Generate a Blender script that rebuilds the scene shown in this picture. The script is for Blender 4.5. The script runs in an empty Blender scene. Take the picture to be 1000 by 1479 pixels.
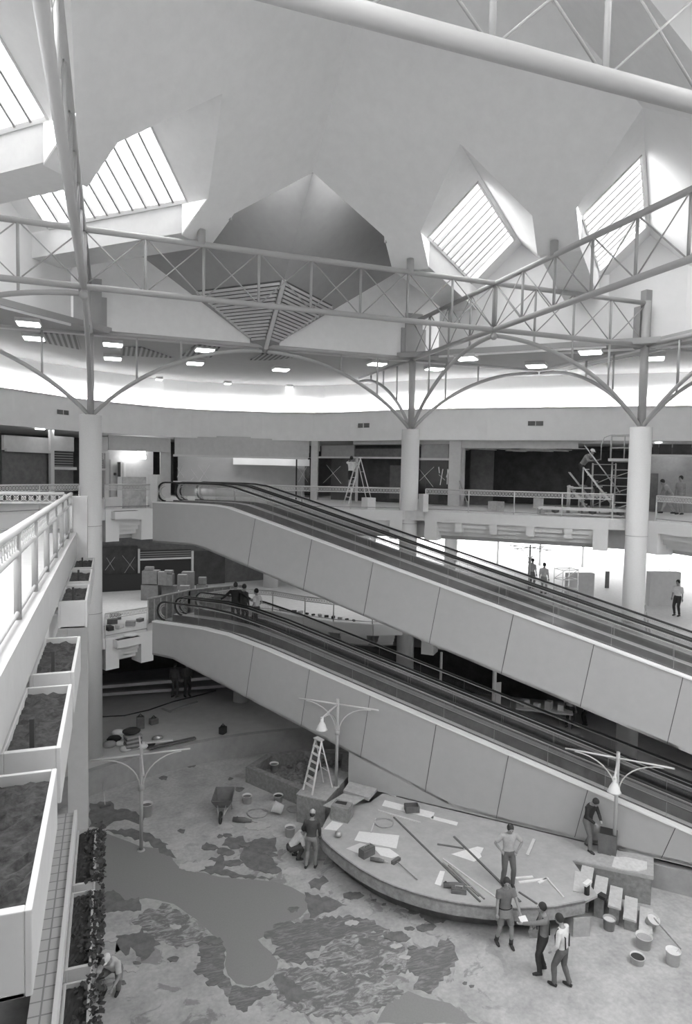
import bpy, bmesh, math, random
from mathutils import Vector, Matrix
random.seed(7)
C = bpy.context.scene.collection
PI = math.pi
EYE = 11.9                      # eye height above the sunken basin floor
ZB, ZC, Z2, Z3 = 0.0, 0.85, EYE-6.6, EYE-1.6   # basin, concourse, second level, third level
# ---------------------------------------------------------------- camera model (surveyed from the photograph)
F, PIT, ROL, YAW = 962.88, 0.0593, 0.0203, 0.3439
cy, sy = math.cos(YAW), math.sin(YAW)
def ray(px, py):
    a = px-504; b = 740-py; c, s = math.cos(ROL), math.sin(ROL)
    x = (a*c-b*s)/F; y = (b*c+a*s)/F
    Y = math.cos(PIT)+y*math.sin(PIT); z = -math.sin(PIT)+y*math.cos(PIT)
    return Vector((cy*x+sy*Y, -sy*x+cy*Y, z))
def onz(px, py, z):             # point of the horizontal plane z seen at that place
    r = ray(px, py); t = (z-EYE)/r.z; return Vector((r.x*t, r.y*t, z))
def onpl(px, py, a, b, c):      # point of the upright plane a*x + b*y = c
    r = ray(px, py); t = c/(a*r.x+b*r.y); return Vector((r.x*t, r.y*t, EYE+r.z*t))
def height(px, py, q):          # height above datum at the distance of q
    r = ray(px, py); d = sy*q[0]+cy*q[1]; t = d/(sy*r.x+cy*r.y); return EYE+r.z*t
def V(*a): return Vector(a)
# ---------------------------------------------------------------- materials
MT = {}
def mat(name, g, rough=.7, noise=.0, scale=6., metal=0., bump=0., emit=0., alpha=None, tint=None):
    if name in MT: return MT[name]
    m = bpy.data.materials.new(name); m.use_nodes = True; nt = m.node_tree; N = nt.nodes; L = nt.links
    bs = N['Principled BSDF']; col = tint or (g, g, g)
    bs.inputs['Roughness'].default_value = rough; bs.inputs['Metallic'].default_value = metal
    bs.inputs['Specular IOR Level'].default_value = .3
    bs.inputs['Base Color'].default_value = (*col, 1)
    if noise or bump:
        tc = N.new('ShaderNodeTexCoord'); no = N.new('ShaderNodeTexNoise'); no.inputs['Scale'].default_value = scale
        no.inputs['Detail'].default_value = 6; no.inputs['Roughness'].default_value = .65
        L.new(tc.outputs['Object'], no.inputs['Vector'])
        if noise:
            cr = N.new('ShaderNodeValToRGB'); cr.color_ramp.elements[0].position = .3; cr.color_ramp.elements[1].position = .7
            lo = [max(0, c*(1-noise)) for c in col]; hi = [min(1, c*(1+noise)) for c in col]
            cr.color_ramp.elements[0].color = (*lo, 1); cr.color_ramp.elements[1].color = (*hi, 1)
            L.new(no.outputs['Fac'], cr.inputs['Fac']); L.new(cr.outputs['Color'], bs.inputs['Base Color'])
        if bump:
            bu = N.new('ShaderNodeBump'); bu.inputs['Strength'].default_value = bump; bu.inputs['Distance'].default_value = .02
            L.new(no.outputs['Fac'], bu.inputs['Height']); L.new(bu.outputs['Normal'], bs.inputs['Normal'])
    if emit:
        bs.inputs['Emission Color'].default_value = (1, 1, 1, 1); bs.inputs['Emission Strength'].default_value = emit
    MT[name] = m; return m
def glass_mat(name, tr, gl=.06, rough=.05):
    m = bpy.data.materials.new(name); m.use_nodes = True; nt = m.node_tree; N = nt.nodes; L = nt.links
    N.remove(N['Principled BSDF']); out = N['Material Output']
    t = N.new('ShaderNodeBsdfTransparent'); t.inputs[0].default_value = (tr, tr, tr, 1)
    g = N.new('ShaderNodeBsdfGlossy'); g.inputs['Roughness'].default_value = rough
    mx = N.new('ShaderNodeMixShader'); mx.inputs[0].default_value = gl
    L.new(t.outputs[0], mx.inputs[1]); L.new(g.outputs[0], mx.inputs[2]); L.new(mx.outputs[0], out.inputs[0])
    MT[name] = m; return m
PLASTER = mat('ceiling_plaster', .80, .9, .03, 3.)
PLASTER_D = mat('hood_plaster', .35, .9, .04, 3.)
WHITE = mat('white_paint', .70, .6, .02, 4.)
WALLW = mat('wall_white', .84, .8, .02, 2.)
CONC = mat('column_render', .66, .85, .05, 30., bump=.1)
STEEL = mat('painted_steel', .43, .45)
STEELW = mat('white_steel', .58, .45)
PANEL = mat('ramp_panel', .41, .55, .03, 3.)
LEDGE = mat('ramp_ledge', .78, .5)
RUBBER = mat('handrail_rubber', .03, .45)
TREAD = mat('tread_metal', .74, .55, .08, 40.)
DARK = mat('dark_void', .045, .9)
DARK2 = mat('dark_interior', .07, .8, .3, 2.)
DGREY = mat('dark_grey', .14, .7, .2, 4.)
MGREY = mat('mid_grey', .34, .8, .1, 4.)
LGREY = mat('light_grey', .60, .8, .06, 4.)
FLOORM = mat('floor_terrazzo', .64, .6, .08, 5.)
SOIL = mat('soil', .055, 1., .6, 14., bump=1.)
LEAF = mat('ivy_leaf', .05, .6, .5, 9.)
WOOD = mat('plywood', .40, .75, .16, 7.)
WOODD = mat('weathered_board', .26, .8, .25, 8.)
PAPER = mat('pale_sheet', .74, .8, .06, 12.)
CARD = mat('cardboard', .21, .85, .15, 6.)
METAL = mat('bare_metal', .5, .35, .1, 8., metal=.6)
ALU = mat('aluminium', .72, .35, metal=.3)
WET = mat('wet_mortar', .165, .8, .30, 3.)
POUR = mat('smooth_screed', .245, .8, .05, 22.)
BRICKW = mat('basin_board', .34, .85, .10, 3.)
SKIN = mat('skin', .30, .6)
HAIR = mat('hair', .04, .7)
EMIT = mat('lamp_diffuser', .9, .5, emit=5.)
EMITS = mat('lit_diffuser', .9, .5, emit=2.)
GLASS = glass_mat('clear_glass', .94, .05)
GLAZE = glass_mat('skylight_glazing', .97, .03)
def _glaze():
    n = GLAZE.node_tree.nodes; l = GLAZE.node_tree.links; tr = n.new('ShaderNodeBsdfTranslucent'); tr.inputs[0].default_value = (.95, .95, .95, 1)
    t = [x for x in n if x.type == 'BSDF_TRANSPARENT'][0]; o = n['Material Output']; old = o.inputs[0].links[0].from_socket
    mx = n.new('ShaderNodeMixShader'); mx.inputs[0].default_value = .45; l.new(old, mx.inputs[1]); l.new(tr.outputs[0], mx.inputs[2]); l.new(mx.outputs[0], o.inputs[0])
_glaze()
def cloth(g, n=.12): return mat('cloth_%02d' % int(g*100), g, .9, n, 9.)
def tile_mat():
    m = bpy.data.materials.new('ledge_tile'); m.use_nodes = True; N = m.node_tree.nodes; L = m.node_tree.links
    bs = N['Principled BSDF']; bs.inputs['Roughness'].default_value = .7
    tc = N.new('ShaderNodeTexCoord'); br = N.new('ShaderNodeTexBrick'); mp = N.new('ShaderNodeMapping')
    br.inputs['Color1'].default_value = (.5, .5, .5, 1); br.inputs['Color2'].default_value = (.46, .46, .46, 1); br.inputs['Mortar'].default_value = (.25, .25, .25, 1)
    br.inputs['Scale'].default_value = 1.; br.inputs['Mortar Size'].default_value = .012; br.offset = 0
    br.inputs['Brick Width'].default_value = .6; br.inputs['Row Height'].default_value = .24
    L.new(tc.outputs['Object'], mp.inputs['Vector']); L.new(mp.outputs[0], br.inputs['Vector']); L.new(br.outputs['Color'], bs.inputs['Base Color'])
    return m
TILE = tile_mat()
def wall_stripe(name, g1, g2, scale, axis='Z'):
    m = bpy.data.materials.new(name); m.use_nodes = True; N = m.node_tree.nodes; L = m.node_tree.links
    bs = N['Principled BSDF']; bs.inputs['Roughness'].default_value = .8
    tc = N.new('ShaderNodeTexCoord'); w = N.new('ShaderNodeTexWave'); w.bands_direction = axis; w.inputs['Scale'].default_value = scale
    cr = N.new('ShaderNodeValToRGB'); cr.color_ramp.elements[0].color = (g1, g1, g1, 1); cr.color_ramp.elements[1].color = (g2, g2, g2, 1)
    cr.color_ramp.elements[0].position = .4; cr.color_ramp.elements[1].position = .6
    L.new(tc.outputs['Object'], w.inputs['Vector']); L.new(w.outputs['Fac'], cr.inputs['Fac']); L.new(cr.outputs[0], bs.inputs['Base Color'])
    return m
def basin_floor_mat():
    m = bpy.data.materials.new('dusty_subfloor'); m.use_nodes = True; N = m.node_tree.nodes; L = m.node_tree.links
    bs = N['Principled BSDF']; bs.inputs['Roughness'].default_value = .9
    tc = N.new('ShaderNodeTexCoord')
    n1 = N.new('ShaderNodeTexNoise'); n1.inputs['Scale'].default_value = .9; n1.inputs['Detail'].default_value = 9; n1.inputs['Roughness'].default_value = .7
    n2 = N.new('ShaderNodeTexNoise'); n2.inputs['Scale'].default_value = 9; n2.inputs['Detail'].default_value = 5
    L.new(tc.outputs['Object'], n1.inputs['Vector']); L.new(tc.outputs['Object'], n2.inputs['Vector'])
    c1 = N.new('ShaderNodeValToRGB'); e = c1.color_ramp.elements; e[0].position = .3; e[0].color = (.32, .32, .32, 1); e[1].position = .6; e[1].color = (.49, .49, .49, 1)
    c2 = N.new('ShaderNodeValToRGB'); e = c2.color_ramp.elements; e[0].position = .3; e[0].color = (.82, .82, .82, 1); e[1].position = .7; e[1].color = (1, 1, 1, 1)
    L.new(n1.outputs['Fac'], c1.inputs['Fac']); L.new(n2.outputs['Fac'], c2.inputs['Fac'])
    mx = N.new('ShaderNodeMixRGB'); mx.blend_type = 'MULTIPLY'; mx.inputs[0].default_value = 1
    L.new(c1.outputs[0], mx.inputs[1]); L.new(c2.outputs[0], mx.inputs[2])
    # dried mortar smears, only in the worked middle of the basin
    n3 = N.new('ShaderNodeTexNoise'); n3.inputs['Scale'].default_value = 1.5; n3.inputs['Detail'].default_value = 10; n3.inputs['Roughness'].default_value = .62; n3.inputs['Distortion'].default_value = .8
    L.new(tc.outputs['Object'], n3.inputs['Vector']); c3 = N.new('ShaderNodeValToRGB'); e = c3.color_ramp.elements; e[0].position = .56; e[0].color = (0, 0, 0, 1); e[1].position = .60; e[1].color = (1, 1, 1, 1); L.new(n3.outputs['Fac'], c3.inputs['Fac'])
    di = N.new('ShaderNodeVectorMath'); di.operation = 'DISTANCE'; di.inputs[1].default_value = (-4.2, 1.5, 0); L.new(tc.outputs['Object'], di.inputs[0])
    mr = N.new('ShaderNodeMapRange'); mr.inputs['From Min'].default_value = 4.8; mr.inputs['From Max'].default_value = 6.2; mr.inputs['To Min'].default_value = .55; mr.inputs['To Max'].default_value = 0; L.new(di.outputs['Value'], mr.inputs['Value'])
    mu = N.new('ShaderNodeMath'); mu.operation = 'MULTIPLY'; L.new(c3.outputs[0], mu.inputs[0]); L.new(mr.outputs[0], mu.inputs[1])
    m3 = N.new('ShaderNodeMixRGB'); m3.inputs[2].default_value = (.15, .15, .15, 1); L.new(mu.outputs[0], m3.inputs[0]); L.new(mx.outputs[0], m3.inputs[1]); L.new(m3.outputs[0], bs.inputs['Base Color'])
    return m
BASINM = basin_floor_mat()
def combed_mat(name, g1, g2, rot, sc_=(1, 1, 1)):
    m = bpy.data.materials.new(name); m.use_nodes = True; N = m.node_tree.nodes; L = m.node_tree.links
    bs = N['Principled BSDF']; bs.inputs['Roughness'].default_value = .85; tc = N.new('ShaderNodeTexCoord'); mp = N.new('ShaderNodeMapping'); mp.inputs['Rotation'].default_value = (0, 0, rot); mp.inputs['Scale'].default_value = sc_
    n = N.new('ShaderNodeTexNoise'); n.inputs['Scale'].default_value = 2.4; n.inputs['Detail'].default_value = 9; n.inputs['Roughness'].default_value = .7; n.inputs['Distortion'].default_value = 1.2
    cr = N.new('ShaderNodeValToRGB'); e = cr.color_ramp.elements; e[0].position = .46; e[0].color = (g1, g1, g1, 1); e[1].position = .62; e[1].color = (g2, g2, g2, 1)
    L.new(tc.outputs['Object'], mp.inputs[0]); L.new(mp.outputs[0], n.inputs['Vector']); L.new(n.outputs['Fac'], cr.inputs['Fac']); L.new(cr.outputs[0], bs.inputs['Base Color']); return m
COMB = combed_mat('combed_mortar_dark', .145, .25, .5, (1, 4, 1)); COMB2 = combed_mat('combed_mortar_mottled', .16, .40, .3, (1, 2.2, 1))
# ---------------------------------------------------------------- mesh collector
def frame_of(d):
    d = d.normalized(); up = V(0, 0, 1) if abs(d.z) < .95 else V(0, 1, 0)
    a = d.cross(up).normalized(); b = a.cross(d).normalized(); return a, b
class MB:
    def __init__(s): s.v = []; s.f = []; s.sm = []
    def add(s, vs, fs, smooth=False):
        o = len(s.v); s.v += [Vector(p) for p in vs]
        for f in fs: s.f.append([i+o for i in f]); s.sm.append(smooth)
        return s
    def quad(s, *p): return s.add(p, [list(range(len(p)))])
    def box(s, c, size, rz=0, M=None):
        c = Vector(c); x, y, z = [q/2 for q in size]; R = Matrix.Rotation(rz, 3, 'Z') if M is None else M
        vs = [c+R@V(i*x, j*y, k*z) for k in (-1, 1) for j in (-1, 1) for i in (-1, 1)]
        return s.add(vs, [(0, 2, 3, 1), (4, 5, 7, 6), (0, 1, 5, 4), (2, 6, 7, 3), (0, 4, 6, 2), (1, 3, 7, 5)])
    def bx(s, x0, x1, y0, y1, z0, z1): return s.box(((x0+x1)/2, (y0+y1)/2, (z0+z1)/2), (abs(x1-x0), abs(y1-y0), abs(z1-z0)))
    def prism(s, poly, z0, z1):
        n = len(poly); A = sum(poly[i][0]*poly[(i+1) % n][1]-poly[(i+1) % n][0]*poly[i][1] for i in range(n))
        if A < 0: poly = poly[::-1]
        g0 = z0 if callable(z0) else (lambda x, y: z0); g1 = z1 if callable(z1) else (lambda x, y: z1)
        vs = [V(p[0], p[1], g0(*p[:2])) for p in poly]+[V(p[0], p[1], g1(*p[:2])) for p in poly]
        return s.add(vs, [list(range(n))[::-1], list(range(n, 2*n))]+[(i, (i+1) % n, n+(i+1) % n, n+i) for i in range(n)])
    def extr(s, poly, d):       # any planar polygon pushed along a vector
        n = len(poly); d = Vector(d); vs = [Vector(p) for p in poly]; vs += [p+d for p in vs]
        return s.add(vs, [list(range(n)), list(range(2*n-1, n-1, -1))]+[(i, n+i, n+(i+1) % n, (i+1) % n) for i in range(n)])
    def tube(s, pts, r, seg=8, caps=True, ry=None, ref=None):
        pts = [Vector(p) for p in pts]; n = len(pts); o = len(s.v)
        rs = r if isinstance(r, (list, tuple)) else [r]*n; ys = ry if isinstance(ry, (list, tuple)) else ([ry]*n if ry else rs)
        pa = None
        for i, p in enumerate(pts):
            d = (pts[min(i+1, n-1)]-pts[max(i-1, 0)])
            if d.length < 1e-9: d = V(0, 0, 1)
            if ref is not None:
                d.normalize(); a = (ref-ref.dot(d)*d).normalized(); b = d.cross(a)
            else:
                a, b = frame_of(d)
                if pa is not None:
                    a = (pa-pa.dot(d.normalized())*d.normalized())
                    a = a.normalized() if a.length > 1e-6 else frame_of(d)[0]; b = a.cross(d.normalized())
                pa = a
            for k in range(seg):
                t = 2*PI*k/seg; s.v.append(p+a*math.cos(t)*rs[i]+b*math.sin(t)*ys[i])
        for i in range(n-1):
            for k in range(seg):
                s.f.append([o+i*seg+k, o+i*seg+(k+1) % seg, o+(i+1)*seg+(k+1) % seg, o+(i+1)*seg+k]); s.sm.append(seg > 5)
        if caps:
            s.f.append([o+k for k in range(seg)][::-1]); s.sm.append(False)
            s.f.append([o+(n-1)*seg+k for k in range(seg)]); s.sm.append(False)
        return s
    def bar(s, a, b, w, h=None):    # square bar between two points
        a = Vector(a); b = Vector(b); d = (b-a); L_ = d.length; d.normalize(); x, y = frame_of(d); h = h or w
        M = Matrix((x, y, d)).transposed(); return s.box((a+b)/2, (w, h, L_), M=M)
    def lathe(s, c, prof, seg=16):
        c = Vector(c); o = len(s.v); n = len(prof)
        for r, z in prof:
            for k in range(seg): s.v.append(c+V(r*math.cos(2*PI*k/seg), r*math.sin(2*PI*k/seg), z))
        for i in range(n-1):
            for k in range(seg): s.f.append([o+i*seg+k, o+i*seg+(k+1) % seg, o+(i+1)*seg+(k+1) % seg, o+(i+1)*seg+k]); s.sm.append(True)
        return s
    def ball(s, c, r, seg=12, sc=(1, 1, 1), M=None):
        c = Vector(c); o = len(s.v); n = seg//2
        for i in range(n+1):
            p = PI*i/n
            for k in range(seg):
                q = V(math.sin(p)*math.cos(2*PI*k/seg)*r*sc[0], math.sin(p)*math.sin(2*PI*k/seg)*r*sc[1], -math.cos(p)*r*sc[2])
                s.v.append(c+(M@q if M else q))
        for i in range(n):
            for k in range(seg): s.f.append([o+i*seg+k, o+i*seg+(k+1) % seg, o+(i+1)*seg+(k+1) % seg, o+(i+1)*seg+k]); s.sm.append(True)
        return s
    def build(s, name, m, parent=None, bevel=0, remesh=0, loc=None):
        me = bpy.data.meshes.new(name); base = Vector(parent['_w']) if parent is not None and '_w' in parent else Vector((0, 0, 0))
        if parent is None:
            if loc is not None: base = Vector(loc)
            elif s.v:
                xs = [p.x for p in s.v]; ys = [p.y for p in s.v]; zs = [p.z for p in s.v]
                base = V((min(xs)+max(xs))/2, (min(ys)+max(ys))/2, min(zs))
        me.from_pydata([p-base for p in s.v], [], s.f); me.polygons.foreach_set('use_smooth', s.sm); me.update()
        if remesh:
            me = remeshed(me, remesh)
        me.materials.append(m)
        o = bpy.data.objects.new(name, me); C.objects.link(o)
        if parent is not None:
            r = parent
            o.parent = parent
        else: o.location = base
        o['_w'] = tuple(base)
        if bevel:
            b = o.modifiers.new('bevel', 'BEVEL'); b.width = bevel; b.segments = 2; b.limit_method = 'ANGLE'
        return o
def remeshed(me, vox):
    t = bpy.data.objects.new('tmp', me); C.objects.link(t)
    r = t.modifiers.new('r', 'REMESH'); r.mode = 'VOXEL'; r.voxel_size = vox; r.use_smooth_shade = True
    sm = t.modifiers.new('s', 'SMOOTH'); sm.factor = .5; sm.iterations = 3
    dg = bpy.context.evaluated_depsgraph_get(); n = bpy.data.meshes.new_from_object(t.evaluated_get(dg))
    bpy.data.objects.remove(t); return n
def thing(name, label, cat, loc, group=None, kind=None):
    o = bpy.data.objects.new(name, None); C.objects.link(o); o.location = loc; o['_w'] = tuple(loc); o.empty_display_size = .2
    if kind: o['kind'] = kind
    if label: o['label'] = label
    if cat: o['category'] = cat
    if group: o['group'] = group
    return o
def tag(o, label, cat, group=None, kind=None):
    o['label'] = label; o['category'] = cat
    if group: o['group'] = group
    if kind: o['kind'] = kind
    return o
def struct(o): o['kind'] = 'structure'; return o
def dup(root, loc, label, rz=0):
    r = root.copy(); C.objects.link(r); r.location = loc; r.rotation_euler.z = rz; r['label'] = label; r['_w'] = tuple(loc)
    for ch in [c for c in root.children]:
        c = ch.copy(); C.objects.link(c); c.parent = r
        for g in ch.children:
            d = g.copy(); C.objects.link(d); d.parent = c
    return r
# ================================================================ SETTING
CX, CYY, H = 5.85, 13.67, 6.55            # centre of the court and half module
def W3(a, b, z): return V(CX+a, CYY+b, EYE+z)
ZS = .66
def shell(name, quads, m):                # thin plaster sheets, 6 cm thick, pushed upwards
    mb = MB()
    for q in quads: mb.extr(q, (0, 0, .06))
    o = mb.build(name, m); struct(o); return o
def petal(sa, sb):
    z = lambda a, b: 9.15-ZS*(a+b-H)
    P = lambda a, b: W3(sa*a, sb*b, z(a, b))
    def sheet(pts): return [P(*p) for p in pts]
    q = [sheet([(0, 0), (H, 0), (H, 2.4), (H/2+2.42, H/2), (H/2, H/2), (H/2, H/2+2.42), (2.4, H), (0, H)])]
    q.append(sheet([(H/2, H/2+2.42), (3.92, 6.37), (3.04, 7.25), (2.4, H)]))
    q.append(sheet([(H/2+2.42, H/2), (H, 2.4), (7.25, 3.04), (6.37, 3.92)]))
    return q
for sa, sb, n in ((1, 1, 'ceiling'), (-1, 1, 'ceiling.001'), (1, -1, 'ceiling.002'), (-1, -1, 'ceiling.003')):
    shell('ceiling', petal(sa, sb), PLASTER)
s2 = math.sqrt(2)
# back hood: two planes meeting on a ridge that drops outwards
def hoodz(a, b): return 9.15+ZS*(abs(a)-(b-H))
for s in (1, -1):
    zc = 9.2; e = (zc-9.15)/ZS
    pts = [(0, H), (0, 2*H+.1), (s*(H+.1+e), 2*H+.1), (s*e, H)]
    sh = [[W3(a, b, hoodz(a, b)) for a, b in pts], [W3(a, b, zc) for a, b in ((s*e, H), (s*(H+.1+e), 2*H+.1), (s*8.95, 2*H+.1), (s*2.4, H))]]
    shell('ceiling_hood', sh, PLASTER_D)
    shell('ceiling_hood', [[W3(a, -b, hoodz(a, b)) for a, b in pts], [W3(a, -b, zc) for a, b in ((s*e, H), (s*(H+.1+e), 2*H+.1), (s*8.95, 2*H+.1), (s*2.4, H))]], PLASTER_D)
    # upright face between hood and foot strip bulkhead, and bulkhead boxes running outwards
def bulkhead(a0, b0, da, db, L_, zt, zb=6.75, wd=1.24):   # box running outwards from a foot
    d = V(da, db, 0).normalized(); n = V(-d.y, d.x, 0)*wd/2; c0 = V(CX+a0, CYY+b0, 0); c1 = c0+d*L_
    poly = [c0-n, c1-n, c1+n, c0+n]; mb = MB(); mb.prism([(p.x, p.y) for p in poly], EYE+zb, EYE+zt); o = mb.build('ceiling_bulkhead', PLASTER); struct(o)
q0 = 3.48+.0
bulkhead(3.48, 6.81, 1, 1, 7.9, 7.62); bulkhead(-3.48, 6.81, -1, 1, 7.9, 7.62)
bulkhead(6.81, 3.48, 1, 1, 7.9, 7.62); bulkhead(-6.81, 3.48, -1, 1, 7.9, 7.62)
# upright cheeks above the bulkheads on the hood side
for s in (1, -1):
    mb = MB(); a0, b0 = s*2.45, 6.65; L_ = 6.35
    p0 = W3(a0, b0, 7.4); p1 = W3(a0+s*L_, b0+L_, 7.4)
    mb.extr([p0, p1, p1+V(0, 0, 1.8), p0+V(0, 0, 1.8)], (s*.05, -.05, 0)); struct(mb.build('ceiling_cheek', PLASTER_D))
# gable halls, ridge running diagonally: glazed slope towards the north, plastered slope opposite
def gable(sx, off, p0, p1, g0, g1, wn, label_n, south=None, rid=9.15, sb=1):
    """sx=+1 ridge runs (1,1), -1 ridge runs (-1,1); off = a-b (times sx) of the ridge; p0..p1 length range along the diagonal"""
    def P(p, q, z):            # q>0 towards the glazed side
        a = (p/s2*2 + 0)/2; 
        x = p/s2 - q/s2 + off/2; y = p/s2 + q/s2 - off/2
        return W3(sx*x, sb*y, z)
    k = ZS*s2; Q = 1.72 if wn is None else wn
    zq = lambda q: rid-k*abs(q)
    def sl(pa, pb, qa, qb): return [P(pa, qa, zq(qa)), P(pb, qa, zq(qa)), P(pb, qb, zq(qb)), P(pa, qb, zq(qb))]
    gq0, gq1 = .09, Q-.03
    tri = [P(p0, 0, rid), P(g0, 0, rid), P(g0, Q, zq(Q)), P(p0+Q, Q, zq(Q))] if p0+Q < g0 else [P(p0, 0, rid), P(g0, 0, rid), P(g0, min(Q, g0-p0), zq(min(Q, g0-p0)))]
    sheets = [tri, sl(g1, p1, 0, Q), sl(g0, g1, 0, gq0), sl(g0, g1, gq1, Q)]
    shell('ceiling_slope', sheets, PLASTER)
    QS = south or Q
    pS = p0+Q if south is None else p0-QS
    shell('ceiling_slope', [[P(p0, 0, rid), P(p1, 0, rid), P(p1, -QS, zq(QS)), P(p0+Q+.0, -QS, zq(QS)), P(p0+Q, -Q, zq(Q))]] if south is None else [[P(p0, 0, rid), P(p1, 0, rid), P(p1, -QS, zq(QS)), P(p0-1.7, -QS, zq(QS)), P(p0-1.7, -1.72, zq(1.72))]], WALLW)
    # end wall
    mb = MB(); e = P(p1, 0, 0)-P(p1-1, 0, 0)
    mb.extr([P(p1, 3.3, 4.9), P(p1, 3.3, 7.62), P(p1, Q, 7.62), P(p1, 0, rid), P(p1, -Q, 7.62), P(p1, -3.3, 7.62), P(p1, -3.3, 4.9)], (sx*.05, .05, 0)); struct(mb.build('wall_gable', WALLW))
    # window: frame, rafters, panes
    w = thing('window_%d' % label_n, None, None, P((g0+g1)/2, .8, zq(.8)), kind='structure')
    nb = round((g1-g0)/.51); fr = MB()
    up = (P(0, 0, rid)-P(0, 1, zq(1))).cross(P(1, 0, rid)-P(0, 0, rid)); up = up.normalized()*(1 if up.z > 0 else -1)
    def Pq(p, q, h=0): return P(p, q, zq(q))+up*h
    for qa in (gq0, gq1): fr.bar(Pq(g0, qa, .03), Pq(g1, qa, .03), .06, .12)
    for pa in (g0, g1): fr.bar(Pq(pa, gq0, .03), Pq(pa, gq1, .03), .06, .12)
    fr.build('window_frame', STEELW, w)
    for i in range(nb):
        pa = g0+(g1-g0)*i/nb; pb = g0+(g1-g0)*(i+1)/nb
        if i: b = MB(); b.bar(Pq(pa, gq0-.02, .16), Pq(pa, gq1+.02, .16), .07, .3); b.build('glazing_bar', mat('rafter_grey', .34, .7), w)
        g = MB(); g.extr([Pq(pa+.02, gq0, .2), Pq(pb-.02, gq0, .2), Pq(pb-.02, gq1, .2), Pq(pa+.02, gq1, .2)], up*.02); g.build('pane', GLAZE, w)
    return P
gable(1, 0, H/2*s2, 13.4, 6.97, 12.5, None, 1)
gable(-1, 0, H/2*s2, 13.4, 7.05, 12.6, None, 2)
gable(1, H, H/s2, 14.2, 7.07, 12.9, 1.66, 3, south=4.6)
gable(-1, H, H/s2, 14.2, 7.1, 12.9, 1.66, 4, south=4.6)
gable(1, 0, H/2*s2, 11, 7.0, 10.8, None, 5, sb=-1)
gable(-1, 0, H/2*s2, 11, 7.0, 10.8, None, 6, sb=-1)
# far side of the roof halls: upright walls above the perimeter beams
mb = MB()
for sgn in (1, -1):                    # plane b = 2H, following the hood above it
    for i in range(12):
        a0 = sgn*i*.75; a1 = sgn*(i+1)*.75
        if abs(a0) < .6: a0 = sgn*.6
        lo = 4.95; t0, t1 = min(hoodz(a0, 2*H), 9.2), min(hoodz(a1, 2*H), 9.2)
        if abs(a0) < 3: t0, t1 = min(t0, 12), min(t1, 12)
        mb.extr([W3(a0, 2*H, lo), W3(a1, 2*H, lo), W3(a1, 2*H, t1), W3(a0, 2*H, t0)], (0, .06, 0))
struct(mb.build('wall_upper_back', PLASTER))
mb = MB()
for s in (1, -1):
    q_ = 2*H+(1.15 if s > 0 else 0); mb.extr([W3(s*q_, H-9, 4.95), W3(s*q_, 2*H, 4.95), W3(s*q_, 2*H, 11), W3(s*q_, H-9, 11)], (s*.06, 0, 0))
    mb.extr([W3(s*9, 2*H, 4.95), W3(s*2*H, 2*H, 4.95), W3(s*2*H, 2*H, 11), W3(s*9, 2*H, 11)], (0, .06, 0))
struct(mb.build('wall_upper_side', WALLW))
# stepped plaster piers standing behind the steel posts
for a, b, w_ in ((-H, 2*H, .8), (H, 2*H, .8), (2*H, H, .8)):
    mb = MB(); c = W3(a, b, 0)
    if b > a or a < 0: mb.box((c.x, c.y-.04, EYE+5.97), (w_, .08, 1.9)); mb.box((c.x, c.y-.03, EYE+5.65), (w_+.35, .06, 1.25))
    else: mb.box((c.x+.45, c.y+.45, EYE+6.05), (.8, .7, 2.1)); mb.box((c.x+.47, c.y+.5, EYE+5.75), (1.15, .6, 1.5))
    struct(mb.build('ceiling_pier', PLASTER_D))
# louvred grilles low in the back hood
hood_grille = thing('ceiling_grille', 'pair of dark louvred triangular grilles folded about the hood ridge above the back beam', 'grille', W3(0, 2*H-1, 6))
for s in (-1, 1):
    fr = MB(); sl_ = MB()
    G = lambda a, b, h=-.05: W3(a, b, hoodz(a, b)+h)
    A, B_, D, E_ = (s*.10, 10.15), (s*2.75, 12.8), (s*.6, 13.0), (s*.1, 12.55)
    sl_back = MB(); sl_back.extr([G(*A, -.03), G(*B_, -.03), G(*D, -.03), G(*E_, -.03)], (0, 0, .02)); sl_back.build('backing_panel', DGREY, hood_grille)
    nsl = 15
    for i in range(nsl+1):
        t = i/nsl; # along the ridge, slats follow the (1,1) contour
        b0 = 10.2+(12.5-10.2)*t; L_ = 2.6*(1-t)+.45*t
        sl_.bar(G(s*.12, b0+.0, -.1), G(s*(.12+L_), b0+L_, -.1), .05, .09)
    sl_.build('slats', LGREY, hood_grille)
    fr.bar(G(*D), G(*B_), .1, .06); fr.build('frame', LGREY, hood_grille)
rb = MB(); rb.bar(G(0, 10.0, -.08), G(0, 12.9, -.08), .14, .1); rb.build('ridge_cover', LGREY, hood_grille)

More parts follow.
